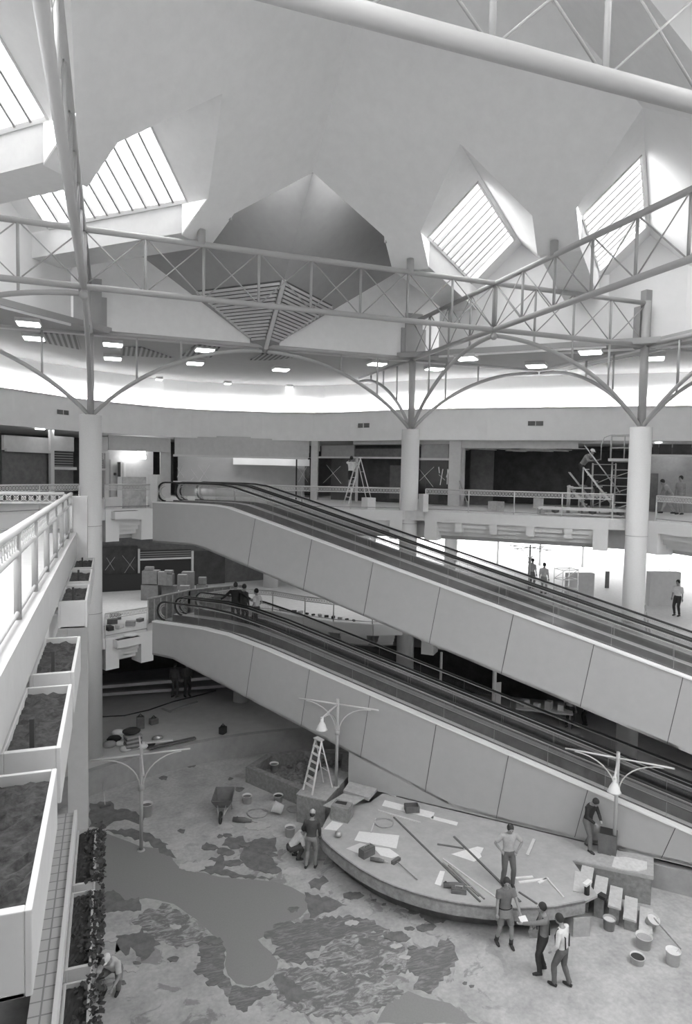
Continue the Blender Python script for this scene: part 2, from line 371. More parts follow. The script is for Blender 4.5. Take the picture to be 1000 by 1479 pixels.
# ---------------------------------------------------------------- outer flat ceiling, cove and fascia
WALL = [(-13.5, 21.), (-9, 27.5), (-6.6, 29.9), (-3.9, 32.2), (-1.3, 35.0), (3.2, 37.4), (7, 37.3), (10.7, 36.1), (12.3, 34.4), (14.6, 31.2), (17.4, 28.7), (22.6, 24.6), (27.5, 20.8), (33, 16)]
def offs(path, d):
    out = []
    for i, p in enumerate(path):
        a = Vector(path[max(i-1, 0)]+(0,)); b = Vector(path[min(i+1, len(path)-1)]+(0,)); t = (b-a).normalized(); n = V(-t.y, t.x, 0)
        out.append((p[0]+n.x*d, p[1]+n.y*d))
    return out
def smooth(path, k=4):
    out = []
    n = len(path)
    for i in range(n-1):
        p0, p1, p2, p3 = [Vector(path[min(max(j, 0), n-1)]+(0,)) for j in (i-1, i, i+1, i+2)]
        for j in range(k):
            t = j/k; q = .5*((2*p1)+(-p0+p2)*t+(2*p0-5*p1+4*p2-p3)*t*t+(-p0+3*p1-3*p2+p3)*t**3); out.append((q.x, q.y))
    return out+[path[-1]]
WS = smooth(WALL[:8], 4)+WALL[8:]
def ribbon(mb, path, z0, z1, th=.08):
    inner, outer = path, offs(path, th)
    for i in range(len(path)-1):
        mb.prism([inner[i], inner[i+1], outer[i+1], outer[i]], z0, z1)
ZF0, ZF1, ZCE = EYE+1.72, EYE+3.3, EYE+4.95
mb = MB(); ribbon(mb, WS, ZF0, ZF1, .12)
o2 = offs(WS, 1.5)
for i in range(len(WS)-1): mb.prism([WS[i], WS[i+1], o2[i+1], o2[i]], ZF1-.1, ZF1)       # cove shelf
struct(mb.build('wall_fascia', mat('fascia_paint', .88, .8, .03, 2.)))
mb = MB(); ribbon(mb, o2, ZF1-.1, ZCE+.3, .1); struct(mb.build('wall_cove', WALLW))
CORN = [(CX-2*H-8, CYY+H-12), (CX-2*H, CYY+H-9), (CX-2*H, CYY+2*H), (CX+2*H, CYY+2*H), (CX+2*H, CYY-2), (CX+2*H+9, CYY-2)]
mb = MB()
outer = offs(WS, 1.7)
outp = [(-20, 14)]+outer+[(35, 11)]
innp = [(-7.25, 10), (-7.25, 26.85), (19.0, 26.85), (19.0, 6.0)]
mb.prism(outp+innp[::-1], ZCE+.03, ZCE+.25)
for s in (1, -1): mb.prism([(CX+s*13.1, CYY+5.8), (CX+s*13.1, CYY+13.1), (CX+s*5.8, CYY+13.1)], ZCE+.03, ZCE+.25)
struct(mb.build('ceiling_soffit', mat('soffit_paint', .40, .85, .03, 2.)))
mb = MB()   # beam trim, dark plastered band behind the perimeter beam
mb.bx(-7.25, 18.95, 26.95, 27.25, ZCE-.03, ZCE+.25); mb.bx(19.1, 19.4, 9, 27.1, ZCE-.03, ZCE+.25)
struct(mb.build('trim_1', LGREY))
# slotted air panels in the flat ceiling
def px_slab(poly, z, name, m, t=.05, up=True): 
    mb = MB(); mb.prism([(onz(x, y, z).x, onz(x, y, z).y) for x, y in poly], z, z+t if up else z-t); return mb.build(name, m)
STR = wall_stripe('slotted_panel', .12, .34, 1.6, 'X')
for i, (poly, w) in enumerate([([(60, 482), (110, 484), (117, 506), (60, 495)], 'left of the near post'), ([(175, 503), (205, 503), (250, 518), (174, 514)], 'right of the near post'),
                  ([(286, 497), (318, 503), (305, 517), (262, 515)], 'beside the arch crown'), ([(362, 521), (378, 512), (438, 516), (390, 521)], 'under the arch crown')]):
    o = px_slab(poly, ZCE-.03, 'slotted_ceiling_panel', STR); tag(o, 'dark slotted air panel let into the flat ceiling '+w, 'grille', 'slotted panels in the flat ceiling')
# ---------------------------------------------------------------- floors
EDGE3 = [(-7.3, 20.0), (-.95, 26.6), (-.5, 26.9), (1.65, 28.05), (3.7, 30.0), (5.2, 29.5), (7.9, 28.1), (10.2, 27.2), (12.1, 26.5), (12.75, 26.0), (18.3, 20.9), (19.3, 20.2), (19.3, 7), (36, 5)]
EDGE2 = [(-7.3, 20.0), (-.95, 26.6), (-.5, 26.9), (1.65, 28.05), (3.7, 30.3), (5.8, 31.6), (7.2, 30.6), (8.3, 28.9), (9.3, 27.7), (10.8, 26.7), (12.1, 26.5), (12.75, 26.0), (18.3, 20.9), (19.3, 20.2), (19.3, 7), (36, 5)]
OUT = [(40, 12), (40, 42), (20, 50), (-4, 50), (-24, 36), (-24, 14), (-7.3, 14)]
for nm, ed, z, th in (('floor_third', EDGE3, Z3, .42), ('floor_second', EDGE2, Z2, .42)):
    mb = MB(); mb.prism(ed+OUT, z-th, z); struct(mb.build(nm, FLOORM))
def inset(ed, d):
    o = offs(ed, d); return o
for nm, ed, z in (('ceiling_second', EDGE3, Z3), ('ceiling_first', EDGE2, Z2)):
    mb = MB(); e = offs(ed, 1.0); mb.prism(e[1:-1]+[(38, 14), (38, 41), (20, 49), (-4, 49), (-23, 36), (-23, 18)], z-1.25, z-.44); struct(mb.build(nm, MGREY if nm == 'ceiling_first' else LGREY))
# edge beams: face, stepped soffits and brackets
def edge_beam(A, B, z, steps=True, endblocks=(True, True), br=0, drop=.45, h=1.25):
    A = V(*A, 0); B = V(*B, 0); d = B-A; L_ = d.length; d.normalize(); n = V(-d.y, d.x, 0)   # n points into the building
    def bxp(s0, s1, n0, n1, z0, z1, mb): mb.prism([((A+d*s+n*q).x, (A+d*s+n*q).y) for s, q in ((s0, n0), (s1, n0), (s1, n1), (s0, n1))], z0, z1)
    mb = MB(); bxp(0, L_, -.06, .5, z-drop, z-.015, mb)
    if endblocks[0]: bxp(0, .55, -.05, .7, z-h, z-drop, mb)
    if endblocks[1]: bxp(L_-.55, L_, -.05, .7, z-h, z-drop, mb)
    if steps:
        for k, (hh, i) in enumerate(((.62, .08), (.80, .22), (.98, .38))): bxp(.3, L_-.3, i, i+.6, z-hh-.05, z-drop, mb)
    for i in range(br):
        s = L_*(i+1)/(br+1); bxp(s-.15, s+.15, -.05, .4, z-.85, z-drop, mb)
    struct(mb.build('trim_edge_beam', WHITE))
edge_beam((-.2, 27.07), (1.62, 28.03), Z3); edge_beam((-.2, 27.07), (1.62, 28.03), Z2)
edge_beam((3.7, 30.0), (5.2, 29.5), Z3, endblocks=(0, 0)); edge_beam((5.2, 29.5), (7.9, 28.1), Z3, endblocks=(0, 0), br=1); edge_beam((7.9, 28.1), (12.0, 26.55), Z3, endblocks=(0, 1), br=2)
edge_beam((12.8, 25.95), (18.25, 20.95), Z3, br=4); edge_beam((19.3, 20.0), (19.3, 7), Z3, br=3)
for i in range(3, 9): edge_beam(EDGE2[i+1], EDGE2[i+2] if i+2 < 11 else EDGE2[10], Z2, endblocks=(0, 0), drop=.5) if i < 9 and EDGE2[i+1] != EDGE2[i+2] else None
edge_beam((12.8, 25.95), (18.25, 20.95), Z2, br=2); edge_beam((-7.2, 20.1), (-1.0, 26.5), Z3, br=2); edge_beam((-7.2, 20.1), (-1.0, 26.5), Z2, br=2)
# concourse on the ground level around the sunken basin, and the basin itself
RB = 13.35
arc = [(CX+RB*math.cos(t), CYY+RB*math.sin(t)) for t in [math.radians(-20+3.5*i) for i in range(60)]]
mb = MB(); mb.prism([(-14, -6), (30, -6), (30, 34), (-14, 34)], -.12, 0.0); struct(mb.build('floor', BASINM))
mb = MB()
for i in range(len(arc)-1):
    p, q = arc[i], arc[i+1]; o = [(CX+(a-CX)*3.0, CYY+(b-CYY)*3.0) for a, b in (q, p)]; mb.prism([p, q]+o, -.1, ZC)
struct(mb.build('floor_concourse', mat('concourse_floor', .50, .7, .08, 2.)))
mb = MB()
for i in range(len(arc)-1):
    p, q = arc[i], arc[i+1]; k0, k1 = (RB-.06)/RB, (RB+.22)/RB
    sc = lambda a, k: (CX+(a[0]-CX)*k, CYY+(a[1]-CYY)*k)
    mb.prism([sc(p, k0), sc(q, k0), sc(q, k1), sc(p, k1)], 0, ZC+.04)
struct(mb.build('trim_basin_wall', BRICKW))
# near balcony on our own side
mb = MB(); mb.prism([(-1.0, -1.5), (-1.0, 17.5), (-5.2, 17.5), (-7.3, 20.), (-16, 20), (-16, -1.5)], Z3-.42, Z3); struct(mb.build('floor_balcony', mat('balcony_floor_dimmed', .52, .7, .06, 5.)))  # floor colour darkened here to offset the strong light on the near balcony
mb = MB(); mb.prism([(-1.02, -1.5), (-1.02, 17.5), (-.78, 17.5), (-.78, -1.5)], Z3-.55, Z3+.02); struct(mb.build('trim_balcony_curb', mat('white_paint_dimmed', .50, .6, .04, 5.)))  # white paint darkened in colour to offset strong light on the near side
mb = MB(); mb.bx(-1.3, -.95, -1.5, 17.4, Z3-1.5, Z3-.5); struct(mb.build('trim_balcony_beam', WHITE))
mb = MB(); mb.bx(-1.0, -.54, 17.4, 17.9, 2.0, EYE-.72); struct(mb.build('wall_pier', MT.get('white_paint_dimmed') or WALLW))
mb = MB(); mb.bx(-.69, -.63, 5, 13.9, Z2-.5, Z2-.2); struct(mb.build('trim_ledge_curb', WHITE))
mb = MB(); mb.bx(-6.0, -1.02, 5, 13.9, Z2-1.0, Z2-.5); struct(mb.build('floor_dark_gap', DGREY))  # dark slab filling the gap beside the tiled ledge
mb = MB(); mb.bx(-.98, -.69, 5, 13.9, Z2-.9, Z2-.25); o = struct(mb.build('floor_tiled_ledge', TILE))
# ---------------------------------------------------------------- round columns
def column(x, y, z0, z1, label, name='round_column', r=.40, grp=None):
    t = thing(name, label, 'column', (x, y, z0), grp)
    m = MB(); m.tube([(x, y, z0), (x, y, z1)], r, 28); m.build('shaft', CONC, t)
    j = MB()
    for z in (Z3-.6, Z2+1.1):
        if z0 < z < z1: j.tube([(x, y, z), (x, y, z+.02)], r+.003, 28)
    if j.v: j.build('joint_line', MGREY, t)
    return t
NODES = dict(L=(CX-H, CYY+2*H), B=(CX+H, CYY+2*H), R=(CX+2*H, CYY+H), L2=(CX-2*H, CYY+H))
ZCT = EYE+1.93
column(*NODES['L'], ZC-.1, ZCT, 'tall round plastered column at the left end of the ramps, beside the planters', r=.40)
column(*NODES['B'], ZC-.1, ZCT, 'tall round plastered column in the middle of the back gallery', r=.39)
column(*NODES['R'], ZC-.1, ZCT, 'tall round plastered column at right beside the scaffold')
column(5.9, 31.3, ZC-.1, Z2-.5, 'short round column under the second level behind the lower ramp', r=.38)
column(8.6, 37.0, Z2, Z3-.4, 'round column by the stacked cartons on the second level', r=.42)
column(16.6, 30.6, Z2, Z3-.4, 'slim round column against the bright opening on the second level', r=.3)
# ================================================================ STEELWORK
ZBOT, ZTOP = EYE+4.99, EYE+6.55
def truss(label, A, B, z0, z1, step=H/4, r=.085, rtop=None, ends=()):
    A = V(*A, 0); B = V(*B, 0); L_ = (B-A).length; d = (B-A).normalized(); n = round(L_/step)
    t = thing('roof_truss', label, 'truss', (*(A+B).xy/2, z0))
    a = lambda s, z: V(A.x+d.x*s, A.y+d.y*s, z)
    MB().tube([a(0, z0), a(L_, z0)], r*1.05, 16).build('bottom_chord', STEEL, t)
    MB().tube([a(0, z1), a(L_, z1)], rtop or r, 16).build('top_chord', STEEL, t)
    for i in range(n+1):
        s = L_*i/n; thick = .085 if any(abs(s-e) < .3 for e in ends) else .042
        MB().tube([a(s, z0), a(s, z1)], thick, 10).build('post', STEEL, t)
        if i < n:
            s1 = L_*(i+1)/n; e = .09
            for q0, q1 in ((z0+e, z1-e), (z1-e, z0+e)): MB().tube([a(s+e, q0), a(s1-e, q1)], .020, 6).build('brace', STEEL, t)
    return t
U0, U1, V0, V1 = CX-H, CX+H, CYY-H, CYY+H
truss('long white tubular truss crossing the whole court in front of the back gallery', (CX-2*H, V1), (CX+2*H, V1), ZBOT, ZTOP, ends=(H, 3*H))
truss('white tubular truss rising from the middle column to the right edge of view', (U1, V0-H/4), (U1, CYY+2*H), ZBOT, ZTOP, ends=(2*H+H/4,))
truss('white tubular truss running overhead at the left to the left column', (U0, V0-H/2), (U0, CYY+2*H), ZBOT, ZTOP)
truss('heavy tubular truss passing close overhead at top right', (CX-2*H, V0), (CX+2.5*H, V0), ZBOT, ZTOP, r=.12)
def beam(label, A, B, z=ZBOT, r=.085):
    t = thing('edge_beam', label, 'beam', (*(V(*A, 0)+V(*B, 0)).xy/2, z), 'tubular perimeter beams')
    MB().tube([(*A, z), (*B, z)], r, 14).build('tube', STEEL, t); return t
L_, B_, R_ = NODES['L'], NODES['B'], NODES['R']
beam('tubular perimeter beam spanning from the left column to the middle column', L_, B_)
beam('tubular perimeter beam leading left out of view from the left column', (CX-2*H, L_[1]), (L_[0]-.1, L_[1]))
beam('tubular perimeter beam from the middle column to the far right corner', B_, (CX+2*H, B_[1]))
beam('tubular perimeter beam from the far right corner to the right column', (CX+2*H, B_[1]), R_)
beam('tubular perimeter beam leaving the right column towards the right edge', R_, (R_[0], CYY-H))
beam('tubular beam reaching back from the middle column under the flat ceiling', B_, (B_[0], B_[1]+H))
beam('tubular beam reaching right from the right column under the flat ceiling', R_, (R_[0]+H, R_[1]))
def arch(label, P, Q, span=H, sink=.2, hang=(.25, .5, .75), zhi=None):
    """rises from column head P to node Q"""
    P = V(*P, 0); Q = V(*Q, 0); d = (Q-P).normalized(); z1 = ZBOT-sink; rise = z1-ZCT+.05
    R = (span**2+rise**2)/(2*rise); t = thing('arch_brace', label, 'arch', (P.x, P.y, ZCT), 'curved steel arches springing from the columns')
    pts = []; a1 = math.asin(min(1, span/R))
    for i in range(17):
        a = a1*(1-i/16); s = span-R*math.sin(a); pts.append(V(P.x+d.x*s, P.y+d.y*s, z1-R+R*math.cos(a)))
    pts[-1] = V(P.x+d.x*(span-.12), P.y+d.y*(span-.12), z1)
    MB().tube(pts, .075, 12).build('arch_tube', STEEL, t)
    for h in hang:
        s = span*h; x = span-s; z = z1-R+math.sqrt(R*R-x*x); MB().tube([(P.x+d.x*s, P.y+d.y*s, z), (P.x+d.x*s, P.y+d.y*s, ZBOT)], .038, 8).build('hanger', STEEL, t)
    return t
def dirp(P, da, db): return (P[0]+da*H, P[1]+db*H)
arch('steel arch from the left column rising right towards the arch crown', L_, dirp(L_, 1, 0), hang=(.25, .5))
arch('steel arch from the left column rising left out of view', L_, dirp(L_, -1, 0), hang=(.25, .5))
arch('steel arch from the left column rising towards us to the truss crossing', L_, dirp(L_, 0, -1), hang=(.25, .5))
arch('steel arch from the middle column rising left to the arch crown', B_, dirp(B_, -1, 0), hang=(.25, .5))
arch('steel arch from the middle column rising towards us to the truss crossing', B_, dirp(B_, 0, -1), hang=(.25, .5, .75))
arch('steel arch from the middle column rising right to the far corner', B_, dirp(B_, 1, 0), hang=(.25, .5))
arch('steel arch from the middle column rising back under the flat ceiling', B_, dirp(B_, 0, 1), hang=(.25, .5, .75))
arch('steel arch from the right column rising back to the far corner', R_, dirp(R_, 0, 1), hang=(.25, .5))
arch('steel arch from the right column rising left to the truss crossing', R_, dirp(R_, -1, 0), hang=(.25, .5, .75))
arch('steel arch from the right column rising to the right edge of view', R_, dirp(R_, 0, -1), hang=(.25, .5))
arch('steel arch from the right column rising right under the flat ceiling', R_, dirp(R_, 1, 0), hang=(.25, .5))
arch('steel arch rising to the left truss crossing from beyond the left edge', (CX-2*H, V1), (U0, V1), hang=(.5, .75))
for P, nm, top, r in ((L_, 'left', ZBOT+.1, .12), (B_, 'middle', ZBOT+.05, .14), (R_, 'right', ZTOP+.08, .15)):
    t = thing('steel_post', 'upright steel post standing on the head of the %s column' % nm, 'post', (*P, ZCT), 'steel posts on the column heads')
    MB().tube([(*P, ZCT-.02), (*P, top)], r, 18).build('tube', STEEL, t)
    MB().lathe((*P, ZCT), [(.0, .14), (.1, .12), (.17, .0), (.0, 0)], 16).build('foot_knuckle', STEEL, t)
for P, nm in (((U0, V1), 'left'), ((U1, V1), 'right')):
    t = thing('truss_node', 'small ball joint under the %s truss crossing' % nm, 'joint', (P[0], P[1], ZBOT-.3), 'ball joints under the truss crossings')
    MB().ball((P[0], P[1], ZBOT-.22), .13, 14).build('ball', STEEL, t); MB().tube([(P[0], P[1], ZBOT-.2), (P[0], P[1], ZBOT)], .07, 10).build('stem', STEEL, t)
for a, b in ((3.35, H), (-3.35, H), (H, 3.35)):
    o = MB().tube([(CX+a, CYY+b, ZTOP-.02), (CX+a, CYY+b, ZTOP+.42)], .12, 14).build('foot_stub', STEEL)
    tag(o, 'short steel stub joining truss and plaster foot, '+{True: 'on the right truss', False: ('right' if a > 0 else 'left')+' one on the long truss'}[a == H], 'post')
# ================================================================ MOVING RAMPS
def RW(w, k, z): return V((w+k)/2, (w-k)/2, EYE+z)      # w = x+y (across), k = x-y (along)
def ramp(label, top, bot, kL, kR, foot=None):
    """top(k), bot(k): heights of the side panel"""
    t = thing('moving_ramp', label, 'moving walkway', RW(31.5, kL, bot(kL)))
    ks = [kL, kL+1.5, kL+2.9, kL+3.6, kL+4.4, kL+5.2]+[kL+5.2+(kR-kL-5.2)*i/10 for i in range(1, 11)]
    w0, w1 = 29.55, 33.75
    for nm, a, b in (('side_panel', w0, w0+.12), ('side_panel', w1-.12, w1)):
        mb = MB(); mb.add([RW(a, k, top(k)-.04) for k in ks]+[RW(a, k, bot(k)) for k in ks]+[RW(b, k, top(k)-.04) for k in ks]+[RW(b, k, bot(k)) for k in ks],
               sum([[(i, i+1, len(ks)+i+1, len(ks)+i), (2*len(ks)+i+1, 2*len(ks)+i, 3*len(ks)+i, 3*len(ks)+i+1), (i, 2*len(ks)+i, 2*len(ks)+i+1, i+1), (len(ks)+i, len(ks)+i+1, 3*len(ks)+i+1, 3*len(ks)+i)] for i in range(len(ks)-1)], [])
               + [(0, len(ks), 3*len(ks), 2*len(ks)), (len(ks)-1, 3*len(ks)-1, 4*len(ks)-1, 2*len(ks)-1)])
        mb.build(nm, PANEL, t)
    def strip(name, m, a, b, dz0, dz1, f=top):
        mb = MB(); n = len(ks)
        vs = []
        for k in ks: vs += [RW(a, k, f(k)+dz0), RW(b, k, f(k)+dz0), RW(b, k, f(k)+dz1), RW(a, k, f(k)+dz1)]
        fs = []
        for i in range(n-1):
            for j in range(4): fs.append((4*i+j, 4*i+(j+1) % 4, 4*i+4+(j+1) % 4, 4*i+4+j))
        fs += [(0, 3, 2, 1), (4*n-4, 4*n-3, 4*n-2, 4*n-1)]
        mb.add(vs, fs); return mb.build(name, m, t)
    strip('underside', PANEL, w0, w1, 0, .08, bot)
    strip('side_ledge', LEDGE, w0-.05, w0+.34, -.05, .0)
    strip('side_ledge', LEDGE, w1-.30, w1+.05, -.05, .0)
    for a, b in ((w0+.34, w0+.44), (31.30, 31.40), (31.90, 32.0), (w1-.42, w1-.3)): strip('skirt', DGREY, a, b, -.34, .02)
    strip('centre_deck', LGREY, 31.40, 31.90, -.03, .03)
    strip('moving_belt', TREAD, w0+.42, 31.30, -.36, -.30); strip('moving_belt', TREAD, 32.0, w1-.42, -.36, -.30)
    # panel joints
    k = -19.4
    while k < kR:
        MB().bar(RW(w0-.008, k, top(k)-.06), RW(w0-.008, k-.45, bot(k-.45)+.02), .014).build('panel_joint', mat('joint_grey', .12), t)
        k += 3.4
    # balustrades
    for w_, nm in ((w0+.36, 'near'), (31.45, 'mid'), (31.85, 'mid'), (w1-.36, 'far')):
        b = MB(); g = MB(); gp = []
        hs = [k for k in ks if k >= kL+.6]
        g_ = MB()
        for i in range(len(hs)-1): g_.extr([RW(w_, hs[i], top(hs[i])+.02), RW(w_, hs[i+1], top(hs[i+1])+.02), RW(w_, hs[i+1], top(hs[i+1])+.74), RW(w_, hs[i], top(hs[i])+.74)], (.008, .008, 0))
        bal = g_.build('balustrade_glass', GLASS, t)
        arcp = [RW(w_, kL+.6-.38*math.sin(a)*1.41, top(kL+.6)+.40-.38*math.cos(a)) for a in [PI*i/10 for i in range(0, 11)]]
        pts = arcp+[RW(w_, k, top(k)+.78) for k in hs[1:]]
        b.tube(pts, .05, 10, ry=.035).build('handrail', RUBBER, bal)
        nn = MB()
        for a in (.30, .22): nn.tube([RW(w_, kL+.6-a*math.sin(q)*1.41, top(kL+.6)+.40-a*math.cos(q)) for q in [PI*i/8 for i in range(9)]], .018, 6)
        nn.build('newel_trim', METAL, bal)
        # rail profile under the handrail
        r_ = MB(); r_.tube([RW(w_, k, top(k)+.715) for k in hs], .018, 6); r_.build('glass_clip_rail', METAL, bal)
        # glass joint clips
        k = kL+3
        while k < kR-1: MB().bar(RW(w_, k, top(k)+.03), RW(w_, k, top(k)+.70), .008).build('glass_joint', MGREY, bal); k += 2.4
    return t
def up_top(k): return -1.33 if k < -22.6 else (-1.33-.14*(k+22.6)*(k+22.6)/1.9/2 if k < -20.9 else -2.0-.1876*(k+18)+.02)
def up_bot(k): return -2.98 if k < -23.3 else -3.99-.195*(k+18)
def lo_top(k): return -6.2 if k < -22.6 else (-6.22-.05*(k+22.6) if k < -20.9 else -6.75-.1685*(k+17.93))
def lo_bot(k): return -7.60 if k < -25 else max(-7.6-.2*(k+25), -11.0)
ramp('upper pair of moving ramps descending right from the third level past the court', up_top, up_bot, -26.35, 6.5)
ramp('lower pair of moving ramps descending right from the second level to the timber deck', lo_top, lo_bot, -26.35, 4.5)
mb = MB(); mb.extr([RW(29.56, -13.7, -11.04), RW(29.56, 4.4, -11.04), RW(29.56, 4.4, lo_bot(4.4)+.1), RW(29.56, -8.4, -10.9), RW(29.56, -13.7, -9.85)], (.12, .12, 0)); o = mb.build('wall_ramp_base', PANEL); struct(o)
mb = MB(); mb.extr([RW(29.5, -.6, -11.9), RW(29.5, 6, -11.9), RW(29.5, 6, -11.2), RW(29.5, -.6, -11.2)], (.2, .2, 0)); struct(mb.build('trim_ramp_plinth', BRICKW))
# ================================================================ RAILINGS
def railing(label, path, z, h=.95, pitch=1.9, rail=.03, posts=True, cell=.13, group='white gallery railings', m=None, band=.2):
    m = m or STEELW; t = thing('gallery_railing', label, 'railing', (path[0][0], path[0][1], z), group)
    P = [V(*p, z) for p in path]
    up = V(0, 0, 1)
    tr = MB(); tr.tube([p+up*h for p in P], rail, 8); tr.build('top_rail', m, t)
    lr = MB(); lr.tube([p+up*(h-band) for p in P], rail*.7, 8); lr.build('lower_rail', m, t)
    br = MB(); br.tube([p+up*.09 for p in P], rail*.55, 6); br.build('bottom_rail', MGREY, t)
    la = MB()
    for a, b in zip(P[:-1], P[1:]):
        L_ = (b-a).length; d = (b-a)/L_; n = max(1, round(L_/pitch))
        for i in range(n+1):
            q = a+d*(L_*i/n)
            if posts: pp = MB(); pp.tube([q, q+up*h], rail*.85, 8); pp.build('post', m, t)
        c = max(2, round(L_/cell))
        for i in range(c):
            s0 = a+d*(L_*i/c); s1 = a+d*(L_*(i+1)/c); zt, zb = h-.02, h-band+.02; mid = (zt+zb)/2
            M1 = (s0+s1)/2; n_ = V(-d.y, d.x, 0)
            la.bar(s0+up*zb, s1+up*zt, .014); la.bar(s0+up*zt, s1+up*zb, .014)
            ring = [M1+up*mid+d*(.05*math.cos(x*PI/3))+up*(.05*math.sin(x*PI/3)) for x in range(7)]
            for u_, v_ in zip(ring[:-1], ring[1:]): la.bar(u_, v_, .012)
    la.build('lattice_band', m, t)
    return t
E3 = [(-.25, 27.15), (1.5, 28.1)]
railing('third-level railing left of the upper ramps, beside the left column', [(-.2, 27.15), (1.5, 28.08)], Z3)
railing('third-level railing behind the upper ramps up to the middle column', [(3.75, 30.05), (5.2, 29.6), (7.9, 28.2), (11.95, 26.75)], Z3)
railing('third-level railing between the middle and the right column', [(12.85, 26.05), (18.45, 21.0)], Z3)
railing('third-level railing right of the right column', [(19.35, 19.7), (19.35, 14)], Z3)
railing('third-level railing far left beyond the balcony', [(-7.2, 20.2), (-1.1, 26.6)], Z3)
railing('second-level railing left of the lower ramps, beside the left column', [(-.2, 27.15), (1.4, 28.0)], Z2)
railing('second-level railing curving behind the lower ramps', [(3.75, 30.4), (5.8, 31.5), (7.2, 30.5), (8.3, 28.8), (9.3, 27.7), (10.8, 26.8), (11.9, 26.6)], Z2)
railing('second-level railing between the middle and the right column', [(12.85, 26.05), (18.45, 21.0)], Z2)
t = railing('big white railing of the near balcony at the left edge', [(-.9, 4.2), (-.9, 5.86), (-.9, 7.52), (-.9, 9.18), (-.9, 10.84), (-.9, 12.5), (-.9, 14.16), (-.9, 15.8), (-.9, 17.35)], Z3, pitch=1.66, rail=.045, cell=.16, band=.24)
railing('short white railing across the end of the near balcony', [(-1.05, 17.42), (-4.6, 17.42)], Z3, pitch=1.8, rail=.04, cell=.16, band=.22)
# ================================================================ PLANTERS
def leafcloud(mb, c, sx, sy_, sz, n, size=.05):
    for i in range(n):
        p = V(c[0]+random.uniform(-sx, sx), c[1]+random.uniform(-sy_, sy_), c[2]+random.uniform(-sz, sz)*random.random())
        M = Matrix.Rotation(random.uniform(0, 6.3), 3, 'Z')@Matrix.Rotation(random.uniform(-1.2, 1.2), 3, 'X'); s = size*random.uniform(.6, 1.3)
        mb.add([p+M@V(*q)*s for q in ((0, -1, 0), (.7, -.3, .1), (.6, .5, 0), (0, 1, .15), (-.6, .5, 0), (-.7, -.3, .1))], [(0, 1, 2, 3, 4, 5)])
def planter(label, x0, x1, y0, y1, zt, d=.45, full=True, dark=False):
    t = thing('hanging_planter', label, 'planter', ((x0+x1)/2, (y0+y1)/2, zt-d), 'soil-filled planters along the balcony'); w = .035
    b = MB(); b.bx(x0, x0+w, y0, y1, zt-d, zt); b.bx(x1-w, x1, y0, y1, zt-d, zt); b.bx(x0+w, x1-w, y0, y0+w+.02, zt-d, zt); b.bx(x0+w, x1-w, y1-w, y1, zt-d, zt); b.bx(x0+w, x1-w, y0, y1, zt-d, zt-d+.03)
    b.build('trough', mat('white_paint_dimmed', .50, .6, .04, 5.), t, bevel=.006)
    s = MB(); nx, ny = 8, 26; vs = []
    for j in range(ny+1):
        for i in range(nx+1): vs.append(V(x0+w+(x1-x0-2*w)*i/nx, y0+w+(y1-y0-2*w)*j/ny, zt-.07+random.uniform(-.02, .025)))
    s.add(vs, [(j*(nx+1)+i, j*(nx+1)+i+1, (j+1)*(nx+1)+i+1, (j+1)*(nx+1)+i) for j in range(ny) for i in range(nx)]); s.build('soil', SOIL if not dark else DARK, t)
    if full:
        st = MB(); xm = x0+(x1-x0)*.5; st.box((xm, y0+.16, zt+.07), (.035, .05, .26)); st.build('stake', DARK, t)
        for y in (y0+.18, y1-.18):
            p = MB(); p.tube([(x0+.03, y, zt-.2), (x0-.14, y, zt-.2)], .07, 14); p.build('bracket', WHITE, t)
    return t
zt = EYE-2.2
names = ['bottom left corner, nearest of the soil planters', 'left edge, second nearest of the soil planters', 'third nearest of the soil planters, before the gap', 'first soil planter beyond the gap', 'second soil planter beyond the gap', 'farthest of the soil planters beside the pier']
for i, (a, b) in enumerate(((3.52, 5.18), (5.56, 7.2), (7.62, 9.25), (11.72, 13.36), (13.72, 15.32), (15.62, 17.28))):
    planter('white soil trough: '+names[i], -.81, -.37, a, b, zt)
zl = Z2-.55
for i, (a, b, nm) in enumerate(((11.9, 13.75, 'farthest'), (9.85, 11.7, 'middle'), (7.3, 9.6, 'nearest'))):
    planter('low planter with ivy spilling over below the tiled ledge, %s of the three' % nm, -.62, -.27, a, b, zl, full=False, dark=True)
    lv = MB(); leafcloud(lv, (-.22, (a+b)/2, zl-.02), .11, (b-a)/2, .25, 260, .045); leafcloud(lv, (-.38, (a+b)/2, zl), .1, (b-a)/2, .05, 60, .04)
    tag(lv.build('trailing_ivy', LEAF), 'dark ivy spilling over the %s low planter' % nm, 'plant', kind='stuff')
for (x, y, u, v_, z, lab) in ((.55, 27.33, .55, 0, Z3-.22, 'third'), (.62, 27.36, .55, 0, Z2-.22, 'second')):
    t = thing('edge_planter', 'small white planter box hung on the %s-level landing edge' % lab, 'planter', (x, y, z)); R_M = Matrix.Rotation(math.radians(29), 3, 'Z')
    b = MB(); b.box((x, y-.12, z), (1.05, .3, .3), M=R_M); b.build('trough', WHITE, t)
    b = MB(); b.box((x, y-.12, z+.152), (.95, .22, .01), M=R_M); b.build('soil', SOIL, t)
